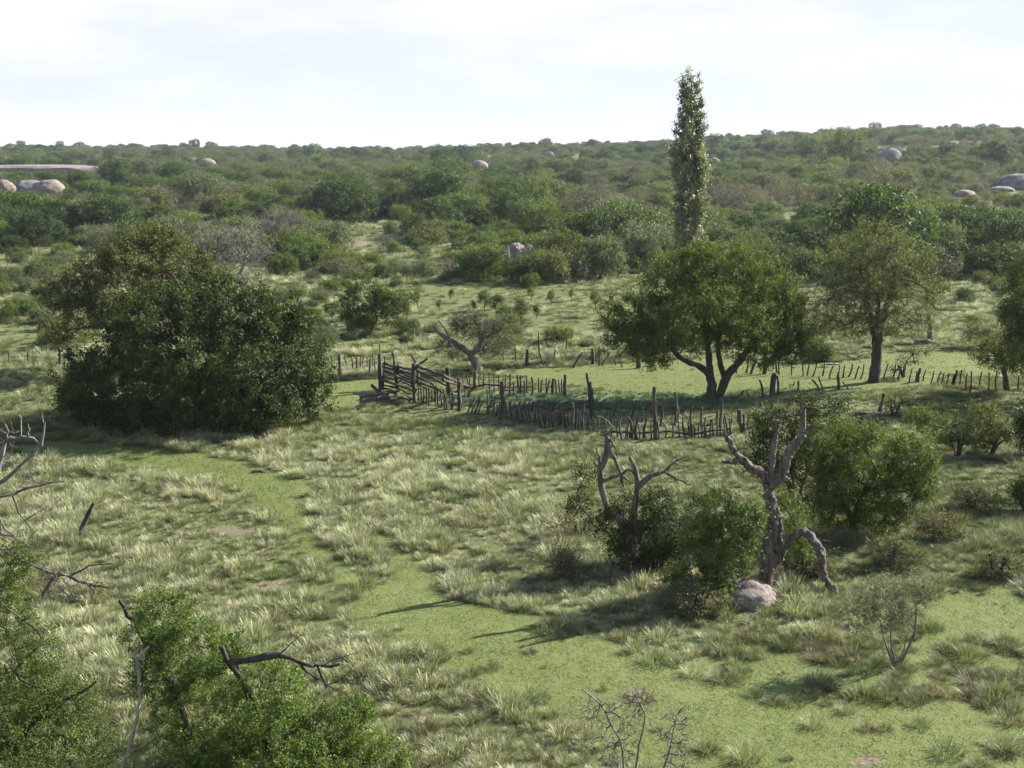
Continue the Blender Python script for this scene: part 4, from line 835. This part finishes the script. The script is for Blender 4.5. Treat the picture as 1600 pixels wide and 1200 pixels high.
TU = [('tuft_green', G_green, 230, .27, .20, .70, .0075, .05, 1), ('tuft_green', G_green, 200, .23, .26, .8, .008, 0, 2),
      ('tuft_pale', G_pale, 230, .33, .20, .62, .0065, .22, 3), ('tuft_pale', G_pale, 240, .28, .23, .75, .007, .18, 4),
      ('tuft_brown', G_brown, 260, .25, .15, .8, .007, .05, 5), ('tuft_grey', G_greyg, 240, .28, .24, .75, .0075, .08, 6), ('tuft_teal', G_teal, 110, .32, .2, .4, .022, 0, 7),
      ('tuft_low', G_green, 120, .12, .24, .95, .008, 0, 8), ('tuft_mix', G_brown, 200, .18, .18, .95, .008, 0.2, 9)]
TM = [tuft(n_, m_, n=c_, h=h_, spread=s_, lean=l_, wdt=w_, plume=p_, seed=sd_) for n_, m_, c_, h_, s_, l_, w_, p_, sd_ in TU]
# isolated tussocks on the short grass: px,py (foot), width px, kind, wording
c2 = lambda x, y: (533 + x / 3, 800 + y / 3); c3 = lambda x, y: (1066 + x / 3, 800 + y / 3)
IS = [(*c2(455,695),44,5,'wide dark grey green tussock at the left rim of the track near the bottom middle'),(*c2(590,665),24,4,'small brownish tussock right of the wide dark one on the track rim'),
      (*c2(885,662),24,4,'lone small tan tussock out on the open track'),(*c2(365,780),28,4,'dark brown clump beside the reddish soil left of the track'),(*c2(605,778),34,4,'purplish brown rounded tussock left of the track'),
      (*c2(700,735),36,0,'spreading green tussock right of the purplish one'),(*c2(885,865),34,0,'green tussock of the pair low on the open track, left one'),(*c2(935,885),34,5,'green tussock of the pair low on the open track, right one'),
      (*c2(385,1040),56,4,'big spiky brown tussock near the foreground bush'),(*c2(565,1150),46,2,'tall pale plumed tussock just right of the foreground bush'),(*c2(690,1095),56,5,'large dense tussock with dark base at the bottom middle'),(*c2(1225,850),22,0,'little green tuft above the leafless thorny shrub'),
      (*c2(1385,865),34,4,'brown tussock behind the leafless thorny shrub'),(*c2(1480,1035),20,4,'dark little tuft right of the leafless thorny shrub'),(*c2(45,418),36,4,'brownish low tussock at the left of the track bend'),(*c2(95,565),14,4,'tiny dark tuft with pale plumes on the left of the open track'),
      (*c2(280,555),16,2,'tiny plumed tuft in the middle of the open track'),(*c2(320,555),9,7,'very small green tuft beside the tiny plumed one'),(*c2(310,462),10,7,'very small tuft near the upper end of the open track'),(*c2(100,350),60,0,'large soft tussock on the grassy median of the track'),
      (*c2(1000,575),60,5,'wide tussock with dark base at the right rim of the track'),(*c2(1325,668),24,4,'dark brown tussock on the right rim of the track'),(*c2(1470,712),60,0,'long green tussock on the right rim of the track'),(*c2(540,405),30,4,'low dark tussock where the track bends'),
      (*c3(50,775),40,2,'pale tall tussock at the right rim of the track above its bend'),(*c3(185,800),50,4,'dark based tussock cluster at the right rim of the track'),(*c3(250,820),30,5,'tussock adjoining the dark based cluster at the right rim'),(*c3(330,880),36,0,'greenish tussock below the row at the right rim'),
      (*c3(425,900),34,4,'brown based tussock in the row under the boulder'),(*c3(525,905),40,5,'broad tussock in the row under the boulder'),(*c3(672,915),26,4,'small round brown tussock right of the row under the boulder'),(*c3(770,950),34,2,'pale topped tussock below the slender sapling, left'),
      (*c3(1000,810),40,4,'dark brown tussock directly below the slender sapling'),(*c3(1245,880),34,4,'greyish brown upright tussock right of the slender sapling'),(*c3(1070,905),36,5,'broad green tussock below right of the slender sapling'),(*c3(615,1010),38,2,'pale tipped tussock alone on the lower track'),
      (*c3(865,1035),32,4,'left brown tussock of the pair on the lower right track'),(*c3(945,1040),30,4,'right dark tussock of the pair on the lower right track'),(*c3(1110,1020),40,0,'flat green tussock at the lower right'),(*c3(300,1180),56,2,'pale broad tussock near the bottom edge under the track'),
      (*c3(120,1140),44,4,'fuzzy brownish tussock right beside the leafless thorny shrub'),(*c3(1240,1140),60,5,'wide tussock cluster near the bottom right corner'),(*c3(1390,1200),40,4,'brown tussock at the bottom edge near the right corner'),(*c3(1550,1120),50,0,'green tussock at the right edge near the bottom'),
      (*c3(150,970),10,7,'tiny green tuft out on the lower track'),(*c3(495,1175),20,4,'small brown tuft at the bottom edge on the track'),(*c3(1390,780),22,4,'brown tussock in the lawn right of the sapling'),(*c3(1310,778),14,4,'tiny brown tuft in the lawn right of the sapling'),
      (*c3(1240,790),14,4,'tiny dark tuft nearest the sapling on its right'),(*c3(1240,700),40,5,'tall dark based tussock right behind the sapling'),(*c3(1500,635),40,4,'tall tussock with dark base near the right edge'),(*c3(1465,935),44,5,'broad dark tussock close to the right edge'),
      (*c3(640,700),44,4,'brown based tussock left of the sapling foot'),(*c3(495,640),50,5,'green mound tussock below the hooked limb'),(*c3(285,690),22,4,'small brown tussock under the boulder grass'),(*c3(1540,1000),50,4,'flat brownish tussock at the right edge')]
srcs = {}
for i, (px, py, wpx, k, lab) in enumerate(IS):
    b = gnd(px, py); s = F / b[1]; wm = wpx / s; nat = {4: .42, 5: .56, 0: .52, 2: .50, 7: .5}[k]; sc_ = wm / nat
    o = link('grass_tussock', TM[k], None, b + np.array([0, 0, -.01])); tag(o, lab, 'grass tussock', 'grass tussocks on the short turf')
    o.rotation_euler[2] = i * 0.0; o.scale = (sc_, sc_, max(sc_ * 1.05, 0.6)); srcs.setdefault(k, o)
def extra(k, label, px, py, sc_=1.0):
    b = gnd(px, py); o = link('grass_tussock', TM[k], None, b); o.scale = (sc_,) * 3; tag(o, label, 'grass tussock', 'grass tussocks on the short turf'); srcs[k] = o
extra(1, 'spread green tussock at the foot of the fallen brushwood', 190, 945); extra(3, 'pale feathery tussock left of the broken track soil', 330, 905); extra(8, 'short straw brown tuft beside the reddish soil', 505, 968)
o = link('leafy_herb', TM[6], None, gnd(955, 640)); tag(o, 'blue green leafy herb clump in the middle of the fenced herb strip', 'plant'); srcs[6] = o

# scattered: candidates over the meadow
def scatter():
    P = []
    for y0, y1, dn, sc0 in ((10.5, 16, 3.0, 1.0), (16, 34, 34.0, 1.0), (34, 60, 22.0, 1.1), (60, 100, 6.0, 1.4), (100, 175, 1.2, 2.0)):
        W = 0.46 * y1 + 5; n = int(dn * 2 * W * (y1 - y0)); x = rng.uniform(-W, W, n); y = rng.uniform(y0, y1, n); k = np.abs(x) < 0.46 * y + 5
        P.append(np.stack([x[k], y[k], np.full(k.sum(), sc0)], -1))
    P = np.concatenate(P); x, y, sc0 = P.T; z = H(x, y); tr, en, fi, mi, sl, px, py = lawn_mask(x, y); so_ = soil_mask(x, y, px, py)
    teal = inpoly(px, py, TEAL); n = len(x); u = rng.random(n); v = rng.random(n)
    clump = fbm(x / 1.1, y / 1.1, 80, 2); big = fbm(x / 6.0, y / 6.0, 90, 3)
    prob = 0.45 + 0.75 * ss(0.35, 0.6, clump)
    prob = np.where(tr, np.where((px > 1000) & (py > 1040), 0.05 * ss(.42, .6, clump), 0.004), prob); prob = np.where(mi & ~tr, 0.40 * ss(.46, .60, clump), prob); prob = np.where(en, 0.018, prob); prob = np.where(fi & ~en, 0.22, prob)
    prob = np.where(sl & ~tr, prob * 0.55, prob); prob = np.where(so_ > .5, .04, prob); prob = np.where(teal, 1.0, prob)
    keep = u < prob; fill = ~keep & ~tr & (so_ < .5) & (u < prob + np.where(en, .012, np.where(fi, .25, np.where(mi, .02, 1.0)))); keep = keep | fill
    bluegrey = ss(1250, 1350, px) * (py > 650) * (py < 960)      # greyer growth on the right
    pale = ss(0.44, 0.60, big + 0.20 * np.exp(-(((px - 780) / 260) ** 2 + ((py - 860) / 90) ** 2)) + 0.14 * np.exp(-(((px - 230) / 240) ** 2 + ((py - 800) / 80) ** 2)) - 0.10 * (py < 690) * (py > 590) - 0.08 * bluegrey)
    kind = np.zeros(n, int); r2 = rng.random(n)
    kind = np.where(r2 < 0.34, 0, np.where(r2 < 0.58, 1, np.where(r2 < 0.78, 5, np.where(r2 < 0.88, 8, 4))))
    kind = np.where(v < 0.16 + 0.62 * pale, np.where(r2 < .5, 2, 3), kind)
    kind = np.where(bluegrey > v, np.where(r2 < .7, 5, 0), kind)
    kind = np.where(en, np.where(r2 < .5, 7, 1), kind); kind = np.where(fi, np.where(r2 < .35, 3, np.where(r2 < .6, 7, 1)), kind); kind = np.where(mi, np.where(r2 < .4, 4, np.where(r2 < .75, 0, 5)), kind)
    kind = np.where(sl & (r2 > .55), 7, kind); kind = np.where(teal & (r2 < .85), 6, kind)
    kind = np.where((py > 590) & (py < 680) & (px > 470) & ~teal & ~en & (v < .7), np.where(r2 < .5, 1, 0), kind)
    kind = np.where(fill & ~teal, np.where(r2 < .62, 7, np.where(r2 < .85, 8, 1)), kind)
    s = sc0 * np.exp(rng.normal(-0.58, 0.35, n)) * (0.8 + 0.45 * ss(.4, .65, clump))
    s = np.where(en, s * .6, s); s = np.where(mi, s * 1.0, s); fz = inpoly(px, py, FENCEZ); s = np.where(fz, s * .5, s); s = np.where(inpoly(px, py, HERB), s * 1.35, s)
    kind = np.where(inpoly(px, py, HERB) & (r2 < .7), 5, kind); s = np.where(kind == 6, s * 1.15, s)
    kind = np.where(fz & ~teal & ~inpoly(px, py, HERB) & (py > 640) & (v < .6), 3, kind); keep = keep & ~(tr & (kind != 7) & (u > .002) & ~((px > 1000) & (py > 1040)))
    s = np.minimum(s, 1.35 * sc0)
    return x[keep], y[keep], z[keep], kind[keep], s[keep]
def gn_scatter(name, label, x, y, z, kind, s, sources, flat=False):
    n = len(x); me = bpy.data.meshes.new(name); me.vertices.add(n)
    me.vertices.foreach_set('co', np.stack([x, y, z], -1).astype(np.float32).ravel())
    a = me.attributes.new('kind', 'INT', 'POINT'); a.data.foreach_set('value', kind.astype(np.int32))
    rz = rng.uniform(0, 2 * np.pi, n) if not flat else rng.uniform(0, 2 * np.pi, n)
    rot = np.stack([rng.normal(0, .09, n), rng.normal(0, .09, n), rz], -1)
    a = me.attributes.new('rot', 'FLOAT_VECTOR', 'POINT'); a.data.foreach_set('vector', rot.astype(np.float32).ravel())
    sv = np.stack([s, s, s * rng.uniform(.8, 1.15, n)], -1)
    a = me.attributes.new('scl', 'FLOAT_VECTOR', 'POINT'); a.data.foreach_set('vector', sv.astype(np.float32).ravel())
    o = link(name, me); tag(o, label, kind='stuff')
    g = bpy.data.node_groups.new(name, 'GeometryNodeTree')
    g.interface.new_socket('Geometry', in_out='INPUT', socket_type='NodeSocketGeometry'); g.interface.new_socket('Geometry', in_out='OUTPUT', socket_type='NodeSocketGeometry')
    gi = g.nodes.new('NodeGroupInput'); go = g.nodes.new('NodeGroupOutput'); j = g.nodes.new('GeometryNodeJoinGeometry')
    def na(nm, ty):
        q = g.nodes.new('GeometryNodeInputNamedAttribute'); q.data_type = ty; q.inputs[0].default_value = nm; return q
    ak, ar, as_ = na('kind', 'INT'), na('rot', 'FLOAT_VECTOR'), na('scl', 'FLOAT_VECTOR')
    er = g.nodes.new('FunctionNodeEulerToRotation'); g.links.new(ar.outputs[0], er.inputs[0])
    for k, src in sources.items():
        c = g.nodes.new('FunctionNodeCompare'); c.data_type = 'INT'; c.operation = 'EQUAL'; g.links.new(ak.outputs[0], c.inputs[2]); c.inputs[3].default_value = k
        oi = g.nodes.new('GeometryNodeObjectInfo'); oi.transform_space = 'ORIGINAL'; oi.inputs['Object'].default_value = src; oi.inputs['As Instance'].default_value = True
        ip = g.nodes.new('GeometryNodeInstanceOnPoints'); g.links.new(gi.outputs[0], ip.inputs['Points']); g.links.new(c.outputs[0], ip.inputs['Selection'])
        g.links.new(oi.outputs['Geometry'], ip.inputs['Instance']); g.links.new(er.outputs[0], ip.inputs['Rotation']); g.links.new(as_.outputs[0], ip.inputs['Scale'])
        g.links.new(ip.outputs[0], j.inputs[0])
    g.links.new(j.outputs[0], go.inputs[0]); md = o.modifiers.new('scatter', 'NODES'); md.node_group = g
    return o
sx, sy, sz, sk, sscl = scatter()
print('tufts', len(sx))
h_ = sk == 6
gn_scatter('tall_grass', 'tall feathery green and straw coloured bunch grass covering the meadow', sx[~h_], sy[~h_], sz[~h_], sk[~h_], sscl[~h_], {k: v for k, v in srcs.items() if k != 6})
gn_scatter('herbs', 'strip of blue green leafy herbs inside the stick fence', sx[h_], sy[h_], sz[h_], sk[h_], sscl[h_], {6: srcs[6]})
# short turf blades on the track and lawns
def turf():
    P = []
    for y0, y1, dn in ((16, 30, 420), (30, 45, 160), (45, 75, 30)):
        W = 0.44 * y1 + 2; n = int(dn * 2 * W * (y1 - y0)); x = rng.uniform(-W, W, n); y = rng.uniform(y0, y1, n); k = np.abs(x) < 0.44 * y + 2
        P.append(np.stack([x[k], y[k]], -1))
    P = np.concatenate(P); x, y = P.T; tr, en, fi, mi, sl, px, py = lawn_mask(x, y); so_ = soil_mask(x, y, px, py)
    d = fbm(x * 3.3, y * 3.3, 95, 3)
    keep = ((tr | en | mi | (sl & (d > .45))) & (so_ < .4) & (d > .38)); x = x[keep]; y = y[keep]; d = d[keep]; n = len(x); z = H(x, y)
    h = rng.uniform(.015, .042, n) * (0.5 + d) * np.where(y > 30, 1.5, 1); a = rng.uniform(0, 6.28, n); w_ = 0.007 * np.where(y > 45, 3.0, np.where(y > 30, 1.8, 1)); l = h * rng.uniform(.4, 2.0, n)
    b = np.stack([x, y, z - .005], -1); s_ = np.stack([np.cos(a) * w_, np.sin(a) * w_, 0 * a], -1); t_ = np.stack([x - np.sin(a) * l, y + np.cos(a) * l, z + h], -1)
    v = np.stack([b - s_, b + s_, t_], 1).reshape(-1, 3); mb = MB(); mb.add(v, t3=np.arange(3 * n).reshape(-1, 3), t=np.tile([0.1, 0.1, 1.0], n), r=np.repeat(rng.random(n), 3)); print('turf', n)
    o = link('short_grass', mb.mesh('short_grass', G_short, False)); tag(o, 'close cropped bright green turf on the track and lawns', kind='stuff')
turf()

# ---------------------------------------------------------------- scrub covering the hillside
def bush_lobes(rs, w=2.6, h=3.2, n=9, lift=0.25):
    L = []
    for i in range(n):
        a = rs.uniform(0, 6.28); r = w * 0.62 * math.sqrt(rs.random()); z = h * (0.50 + 0.20 * (1 - r / w) + rs.uniform(-.12, .12)); rr = w * rs.uniform(.34, .52)
        L.append((r * math.cos(a), r * math.sin(a), max(z, lift * h), rr, rr, h * rs.uniform(.20, .30)))
    for i in range(5):
        a = i * 1.256 + rs.uniform(-.3, .3); L.append((w * .55 * math.cos(a), w * .55 * math.sin(a), h * .32, w * .42, w * .42, h * .25))
    return L
H_green = leafmat('scrub_leafy_green', (0.030, 0.056, 0.016), (0.118, 0.172, 0.042), trans=.38)
H_dark = leafmat('scrub_dark_green', (0.018, 0.036, 0.012), (0.074, 0.118, 0.030), trans=.36)
H_yel = leafmat('scrub_yellow_green', (0.050, 0.076, 0.020), (0.165, 0.212, 0.055), trans=.38)
H_olive = leafmat('scrub_olive_green', (0.048, 0.064, 0.022), (0.152, 0.180, 0.055), trans=.36)
H_grey = leafmat('scrub_grey_green', (0.056, 0.076, 0.044), (0.146, 0.176, 0.096), trans=.36)
H_dusty = leafmat('scrub_dusty_brown', (0.068, 0.068, 0.048), (0.145, 0.148, 0.096))
kinds = [('leafy green', 'thorn_bush', H_green, 3.0, 3.6, 280, 11500, .19, 0, 1), ('dark green', 'thorn_bush', H_dark, 3.3, 4.0, 320, 13000, .20, 0, 1), ('olive green', 'thorn_bush', H_olive, 2.8, 3.2, 260, 10500, .18, 0, 1),
         ('grey green', 'thorn_bush', H_grey, 2.7, 3.1, 250, 9500, .17, 0, 1), ('dusty brownish', 'thorn_bush', H_dusty, 2.6, 3.0, 240, 5200, .14, 2, .6), ('yellow green feathery', 'thorn_bush', H_yel, 2.8, 3.2, 270, 10000, .16, 0, 1),
         ('tall dark green', 'thorn_bush', H_dark, 2.7, 4.7, 280, 12500, .19, 0, 1), ('low olive green', 'thorn_bush', H_olive, 2.4, 2.0, 200, 7500, .17, 0, 1)]
SH = []
for i, kd in enumerate(kinds):
    rs = np.random.default_rng(500 + i); Lb = bush_lobes(rs, kd[3], kd[4])
    tr_ = [polyline([(.1 * c, .1 * s__, -.3), (.45 * c, .45 * s__, kd[4] * .25), (1.1 * c, 1.1 * s__, kd[4] * .5)], .09, .05, .4, .03, rs) for c, s__ in ((1, .2), (-.6, .8), (-.3, -1))]
    SH.append(proto_plant('bush%d' % i, 0, Lb, kd[5], kd[6], kd[7], kd[2], B_brown if kd[8] == 0 else B_grey, .5, 600 + i, trunks=tr_, tip=.015, shell=.78, fine=kd[8]))
# open ground in the scrub (photo outlines of the clearings)
CLEAR = [[(548,345),(600,342),(625,352),(640,372),(720,415),(720,440),(540,445),(570,410),(545,378)], [(-60,262),(160,262),(160,274),(-60,274)], [(180,250),(215,250),(215,258),(180,258)]]
lim_x = [-900, -60, 0, 95, 130, 230, 300, 400, 470, 530, 560, 700, 720, 800, 930, 1100, 1280, 1460, 1500, 1600, 1700, 2500]
lim_y = [395, 395, 395, 392, 396, 400, 410, 420, 425, 432, 440, 442, 434, 432, 430, 440, 445, 440, 432, 436, 440, 440]
def accept(x, y, hgt, wid, rel=1.0):
    z = float(H(x, y)); px, py = proj(np.array(x), np.array(y), np.array(z)); px = float(px); py = float(py)
    lim = np.interp(px, lim_x, lim_y)
    if py > lim and y < 135: return None
    for c in CLEAR:
        if inpoly(np.array([px]), np.array([py]), c)[0]: return None
    s = F / y; top = py - hgt * s; x0 = px - wid * s * .9; x1 = px + wid * s * .9
    for (bx, bd) in BOXES:
        if y < bd + 2 and x0 < bx[1] and x1 > bx[0] and top < bx[3] and py > bx[2]: return None
    return px, py, z
pts = []; cell = {}
def far_enough(x, y, r):
    k = 3.2; ci, cj = int(x // k), int(y // k)
    for a in (-2, -1, 0, 1, 2):
        for b in (-2, -1, 0, 1, 2):
            for (u, v) in cell.get((ci + a, cj + b), ()):
                if (u - x) ** 2 + (v - y) ** 2 < r * r: return False
    cell.setdefault((ci, cj), []).append((x, y)); return True
rs = np.random.default_rng(77)
hand = [(757,438,84,50,0),(850,440,90,50,2),(822,441,60,34,0),(880,436,50,26,1),(935,436,90,60,3),(720,262,46,30,1),(1312,262,72,52,5),(765,410,60,40,0),(880,425,80,62,2),(860,380,100,56,5),(920,400,90,60,1),(1000,425,70,55,3),(755,430,70,42,2),(690,305,60,28,1),(550,300,50,30,0),(1375,322,34,22,1),(170,372,110,56,1),(90,372,90,52,1),(40,352,90,48,0),
        (230,395,90,46,0),(655,392,30,18,0),(610,366,26,18,3),(840,432,60,36,0),(1045,222,18,16,1),(170,232,14,10,1),(205,236,16,10,1),(90,232,24,10,3),(1500,372,60,36,5),(1560,390,70,52,1),(470,300,40,24,0),(1480,415,70,60,3)]
for px, py, wp, hp, k in hand:
    b = gnd(px, py); s = F / b[1]; pts.append((b[0], b[1], b[2], k, wp / s / 2 / (kinds[k][3] * 1.0), hp / s / (kinds[k][4] * .92), px, py)); far_enough(b[0], b[1], 0)
BOXES += [((552, 625, 350, 384), gnd(590, 348)[1]), ((580, 705, 384, 430), gnd(640, 380)[1])]
y = 96.0
while y < 900:
    dy = 1.9 + y * 0.0045; W = 0.44 * y + 14; nrow = int(2 * W / (2.6 + y * .0035))
    for _ in range(nrow):
        x = rs.uniform(-W, W); yy = y + rs.uniform(0, dy); zone = fbm(x / 28.0, yy / 40.0, 130, 2); grow_ = fbm(x / 15.0, yy / 22.0, 140, 2)
        sc_ = np.exp(rs.normal(-.20, .26)) * (0.72 + .62 * ss(.35, .65, grow_)); r = rs.random()
        if zone > .56: k = [0, 1, 1, 6, 0, 5][int(r * 6)]
        elif zone > .46: k = [0, 2, 3, 5, 1, 7][int(r * 6)]
        else: k = [2, 3, 4, 3, 7, 0, 4][int(r * 7)]
        if yy > 330: sc_ *= .95 - .25 * min(1, (yy - 330) / 250)
        gap = fbm(x / 14.0, yy / 14.0, 150, 2)
        if yy > 125 and gap > .60 and r < .85: continue
        qx, qy = proj(np.array(x), np.array(yy), H(x, yy))
        if 1090 < qx < 1290 and qy > 352: k = (2, 3, 1, 0)[int(r * 4)]; sc_ = min(sc_, .78)
        a = accept(x, yy, kinds[k][4] * sc_, kinds[k][3] * sc_)
        if a is None:
            sc_ *= .45; a = accept(x, yy, kinds[k][4] * sc_, kinds[k][3] * sc_)
            if a is None: continue
        if not far_enough(x, yy, 3.0 * sc_ + .5): continue
        pts.append((x, yy, a[2], k, sc_, sc_ * rs.uniform(.85, 1.12), a[0], a[1]))
    y += dy
# low scattered scrub on the edge of the meadow
for (x0, x1, y0, y1, n) in ((0, 110, 400, 500, 60), (400, 540, 430, 510, 34), (540, 940, 428, 450, 28), (550, 720, 385, 440, 16), (1280, 1600, 440, 530, 50), (690, 900, 500, 545, 12), (560, 680, 512, 540, 8), (0, 90, 500, 560, 8), (440, 560, 510, 550, 5), (900, 1000, 540, 572, 3)):
    for _ in range(n):
        px, py = rs.uniform(x0, x1), rs.uniform(y0, y1); b = gnd(px, py); k = [2, 3, 4, 7, 3, 0][int(rs.random() * 6)]; sc_ = rs.uniform(.16, .42) * (1.2 if py < 445 else .8)
        if px > 1350 and 455 < py < 520 and rs.random() < .7: continue
        if far_enough(b[0], b[1], 1.5): pts.append((b[0], b[1], b[2], k, sc_, sc_ * 1.0, px, py))
pts = np.array(pts); print('bushes', len(pts))
infr = (pts[:, 6] > -60) & (pts[:, 6] < 1660); size = pts[:, 4] / pts[:, 1] * (1 + .0 * pts[:, 5]) * np.array([kinds[int(k)][3] * kinds[int(k)][4] for k in pts[:, 3]]) ** .5
# hidden behind the big near crowns -> the mass
hid = ((pts[:, 6] > 130) & (pts[:, 6] < 450) & (pts[:, 7] > 405)) | ((pts[:, 6] > 970) & (pts[:, 6] < 1240) & (pts[:, 7] > 425))
order = np.argsort(-(size * infr * (~hid) + (np.arange(len(pts)) < len(hand)) * 1.0))[:296]
ind = np.zeros(len(pts), bool); ind[order] = True
lmk = [(0, 110, 'beside the left edge'), (110, 300, 'behind the sprawling tree'), (300, 480, 'behind the leafless twiggy trees'), (480, 700, 'around the small clearing'), (700, 930, 'around the craggy outcrop'), (930, 1050, 'left of the poplar'), (1050, 1260, 'right of the poplar'), (1260, 1480, 'behind the stout-trunked tree'), (1480, 1601, 'near the right edge')]
def words(i):
    x, y, z, k, s1, s2, px, py = pts[i]; k = int(k)
    where = next((t for a, b, t in lmk if px < b), lmk[-1][2])
    dist = 'foot of the slope' if py > 425 else 'lower slope' if py > 385 else 'middle slope' if py > 340 else 'high slope'
    if py > 452: dist = 'open meadow'
    big = 'large' if s1 * kinds[k][3] > 2.8 else 'small' if s1 * kinds[k][3] < 1.6 else 'medium'
    return '%s %s bush, %s %s' % (big, kinds[k][0], dist, where)
LAB = {i: words(i) for i in order}; same = {}
for i in sorted(order, key=lambda i: pts[i][6]): same.setdefault(LAB[i], []).append(i)
ords = ['leftmost', 'second from left', 'third from left', 'fourth from left', 'fifth from left', 'sixth from left', 'seventh from left', 'eighth from left', 'ninth from left', 'tenth from left', 'eleventh from left', 'twelfth from left']
for l_, q in same.items():
    if len(q) > 1:
        for n_, i in enumerate(q): LAB[i] = l_ + ', ' + ords[min(n_, 11)]
seen = {}
for i in order:
    x, y, z, k, s1, s2, px, py = pts[i]; k = int(k)
    lab = LAB[i]
    r = thing('thorn_bush', lab, 'bush', (x, y, z - .05), 'bushes of the hillside scrub'); r.rotation_euler[2] = rs.uniform(0, 6.28); r.scale = (s1, s1, s2)
    if (y < 190): link('trunk', SH[k][1], r)
    link('crown', SH[k][0], r); seen.setdefault(k, r)
src2 = {k: [c for c in r.children if c.name.startswith('crown')][0] for k, r in seen.items()}
rest = pts[~ind]; rest = rest[np.isin(rest[:, 3].astype(int), list(src2))]
gn_scatter('distant_scrub', 'dense thorn scrub covering the far hillside up to the skyline', rest[:, 0], rest[:, 1], rest[:, 2], rest[:, 3].astype(int), rest[:, 4], src2)

# ---------------------------------------------------------------- haze
hz = bpy.data.materials.new('haze_air'); hz.use_nodes = True; t = hz.node_tree; t.nodes.clear(); ou = N(t, 'ShaderNodeOutputMaterial')
pv = N(t, 'ShaderNodeVolumePrincipled'); pv.inputs['Density'].default_value = 0.00012; pv.inputs['Color'].default_value = (0.80, 0.88, 1.0, 1); pv.inputs['Anisotropy'].default_value = 0.2
t.links.new(pv.outputs[0], ou.inputs['Volume'])
if True:
    zt = 60.0; zb = float(GZ.min()) - 1.0; bx0, bx1, by0, by1 = -3700, 3700, -600, 5400
    v = [(a, b, c) for c in (zb, zt) for a, b in ((bx0, by0), (bx1, by0), (bx1, by1), (bx0, by1))]
    mb = MB(); mb.add(v, [[3, 2, 1, 0], [4, 5, 6, 7], [0, 1, 5, 4], [1, 2, 6, 5], [2, 3, 7, 6], [3, 0, 4, 7]])
    o = link('haze', mb.mesh('haze', hz)); tag(o, 'thin bluish afternoon haze over the valley', kind='stuff')
